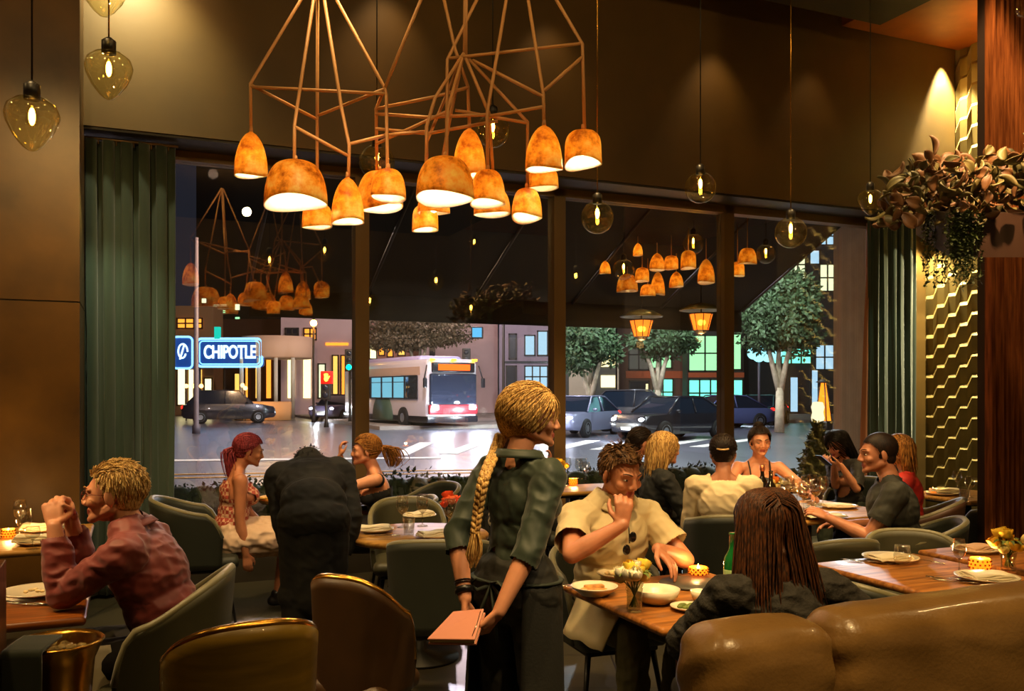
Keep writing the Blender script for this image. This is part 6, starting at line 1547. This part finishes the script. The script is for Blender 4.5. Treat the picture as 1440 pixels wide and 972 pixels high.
# --- table below the tiles
plate(on(1325, 696), 'plate with folded napkin on the table below the zigzag wall', .13); napkin(on(1330, 692, .768), 'white folded napkin on the table below the zigzag wall', 10, .24, .12, .025)
candle(on(1312, 694), 'small candle on the table below the zigzag wall', .03, .04, 1.6)
for x_, y_, lab in ((1346, 690, 'wine glass behind the napkin on the table below the zigzag wall'), (1364, 700, 'wine glass at the slatted wall end of the table below the zigzag wall')): wineglass(on(x_, y_), lab, .17, .038)
tumbler(on(1356, 706), 'tumbler at the near edge of the table below the zigzag wall')
plate(on(1112, 682), 'white plate on the small far table by the conifer', .13); napkin(on(1112, 680, .768), 'white napkin on the small far table by the conifer', 0, .26, .14, .02)
# ------------------------------------------------------------ interior lighting
WM = (1, .66, .27)
def ceil_spot(x, y, tx, ty, tz, p, ang=50, z=5.3, col=WM, blend=.7, r=.06):
    spot('ceiling_spot', (x, y, z), (tx, ty, tz), p, col, ang, blend, r)
for (x, y, tx, ty, tz, p, a) in ((-2.2, 3.0, -1.5, 3.6, 1.0, 260, 34), (-.2, 2.2, 0, 3.3, 1.2, 300, 36), (.9, 2.6, .7, 3.8, .9, 420, 34), (2.0, 3.6, 1.9, 4.2, .8, 420, 36), (.4, 5.2, 1.4, 6.2, 1.0, 520, 40), (-1.0, 5.0, -.7, 5.6, .9, 360, 36), (2.6, 5.0, 2.3, 6.0, 1.0, 420, 40), (-1.6, 5.2, -1.6, 6.7, 1.0, 340, 36), (3.2, 5.6, 3.6, 7.4, .8, 340, 34), (-3.4, 4.0, -3.2, 5.1, .8, 420, 34), (1.2, .6, 1.1, 2.2, .9, 380, 44), (.6, 6.4, .6, 7.9, .8, 300, 36), (2.2, 6.6, 2.9, 8.0, .9, 300, 34)):
    ceil_spot(x, y, tx, ty, tz, p, a)
# wall washers: bulkhead scallops, tiled wall, pillar
for px, pw in ((260, 14), (560, 20), (800, 9), (1040, 16), (1180, 7)):
    u = u_at(px, -.4); a = R(u, -.35, 5.25); ceil_spot(a.x, a.y, *R(u, .1, 3.7), pw, 70, 5.25, (1, .62, .26), .9)
a = R(UW-.22, -.1, 5.42); spot('tile_washer', a, R(UW+.02, -.05, 1.2), 900, (1, .86, .46), 60, .6, .03)
a = R(UW-.24, -.7, 5.42); spot('tile_washer', a, R(UW+.02, -.6, 1.2), 900, (1, .86, .46), 60, .6, .03)
a = R(UW-.12, -.15, 5.42); spot('corner_washer', a, R(UW-.10, .0, 3.0), 120, (1, .92, .5), 40, .8, .03)
a = R(7.9, -.9, 5.3); spot('soffit_glow', R(8.6, -1.2, 4.9), R(8.6, -1.0, 5.6), 30, (1, .5, .1), 120, .9)
spot('pillar_wash', P(20, 100, 4.2)+V((0, 0, .9)), R(-.4, -.55, 2.0), 120, (1, .62, .2), 80, .9)
spot('curtain_wash', R(.15, -.6, 3.2), R(.25, .2, 1.6), 30, (.9, 1, .62), 70, .9)
spot('curtain_wash', R(8.0, -.8, 3.3), R(8.1, .2, 1.4), 14, (.9, 1, .62), 60, .9)
spot('slat_wash', P(1400, 300, 4.6)+V((.2, -.2, 1.5)), P(1420, 500, 6.3), 380, (1, .6, .28), 60, .9)
spot('pilaster_uplight', R(7.7, .9, 3.4), R(7.9, 1.35, 2.0), 14, (1, .85, .65), 100, .9)
for (x, y, z, p) in ((-1.5, 1.5, 4.6, 60), (1.5, 1.0, 4.6, 60), (0, 3.8, 4.9, 20), (4.5, 4.0, 4.6, 34), (-4.2, 3.0, 4.6, 22)):
    plight('room_fill', (x, y, z), p, (1, .66, .26), .07)  # added ambient fill points near the ceiling, without fixtures
sc.view_settings.exposure = .55
a = R(.3, -.5, 5.0); spot('bulkhead_wash', a, R(.35, .0, 4.3), 110, (1, .9, .5), 90, .9)
a = R(UW-.2, .25, 3.5); spot('tile_washer', a, R(UW+.02, .25, 1.0), 260, (1, .86, .46), 70, .6, .03)
a = R(UW-.2, -.35, 3.9); spot('tile_washer', a, R(UW+.02, -.3, 1.4), 300, (1, .86, .46), 70, .6, .03)
spot('fill_spot', (-3.0, 3.0, 2.9), (-1.6, 3.6, 1.15), 130, (1, .66, .30), 40, .9, .06)  # added fill spot to brighten the man in maroon
spot('fill_spot', (1.4, 1.9, 3.4), (.05, 3.2, 1.45), 60, (1, .74, .42), 34, .9, .06)
spot('fill_spot', (2.6, 3.2, 3.6), (1.6, 6.0, 1.2), 120, (1, .7, .36), 50, .9, .06)
spot('fill_spot', (-.6, 3.4, 3.6), (-1.4, 6.5, 1.2), 70, (1, .7, .36), 50, .9, .06)
spot('fill_spot', (.9, 2.4, 3.2), (.5, 3.7, .85), 60, (1, .78, .48), 30, .9, .05)  # added fill spot to brighten the flower vase
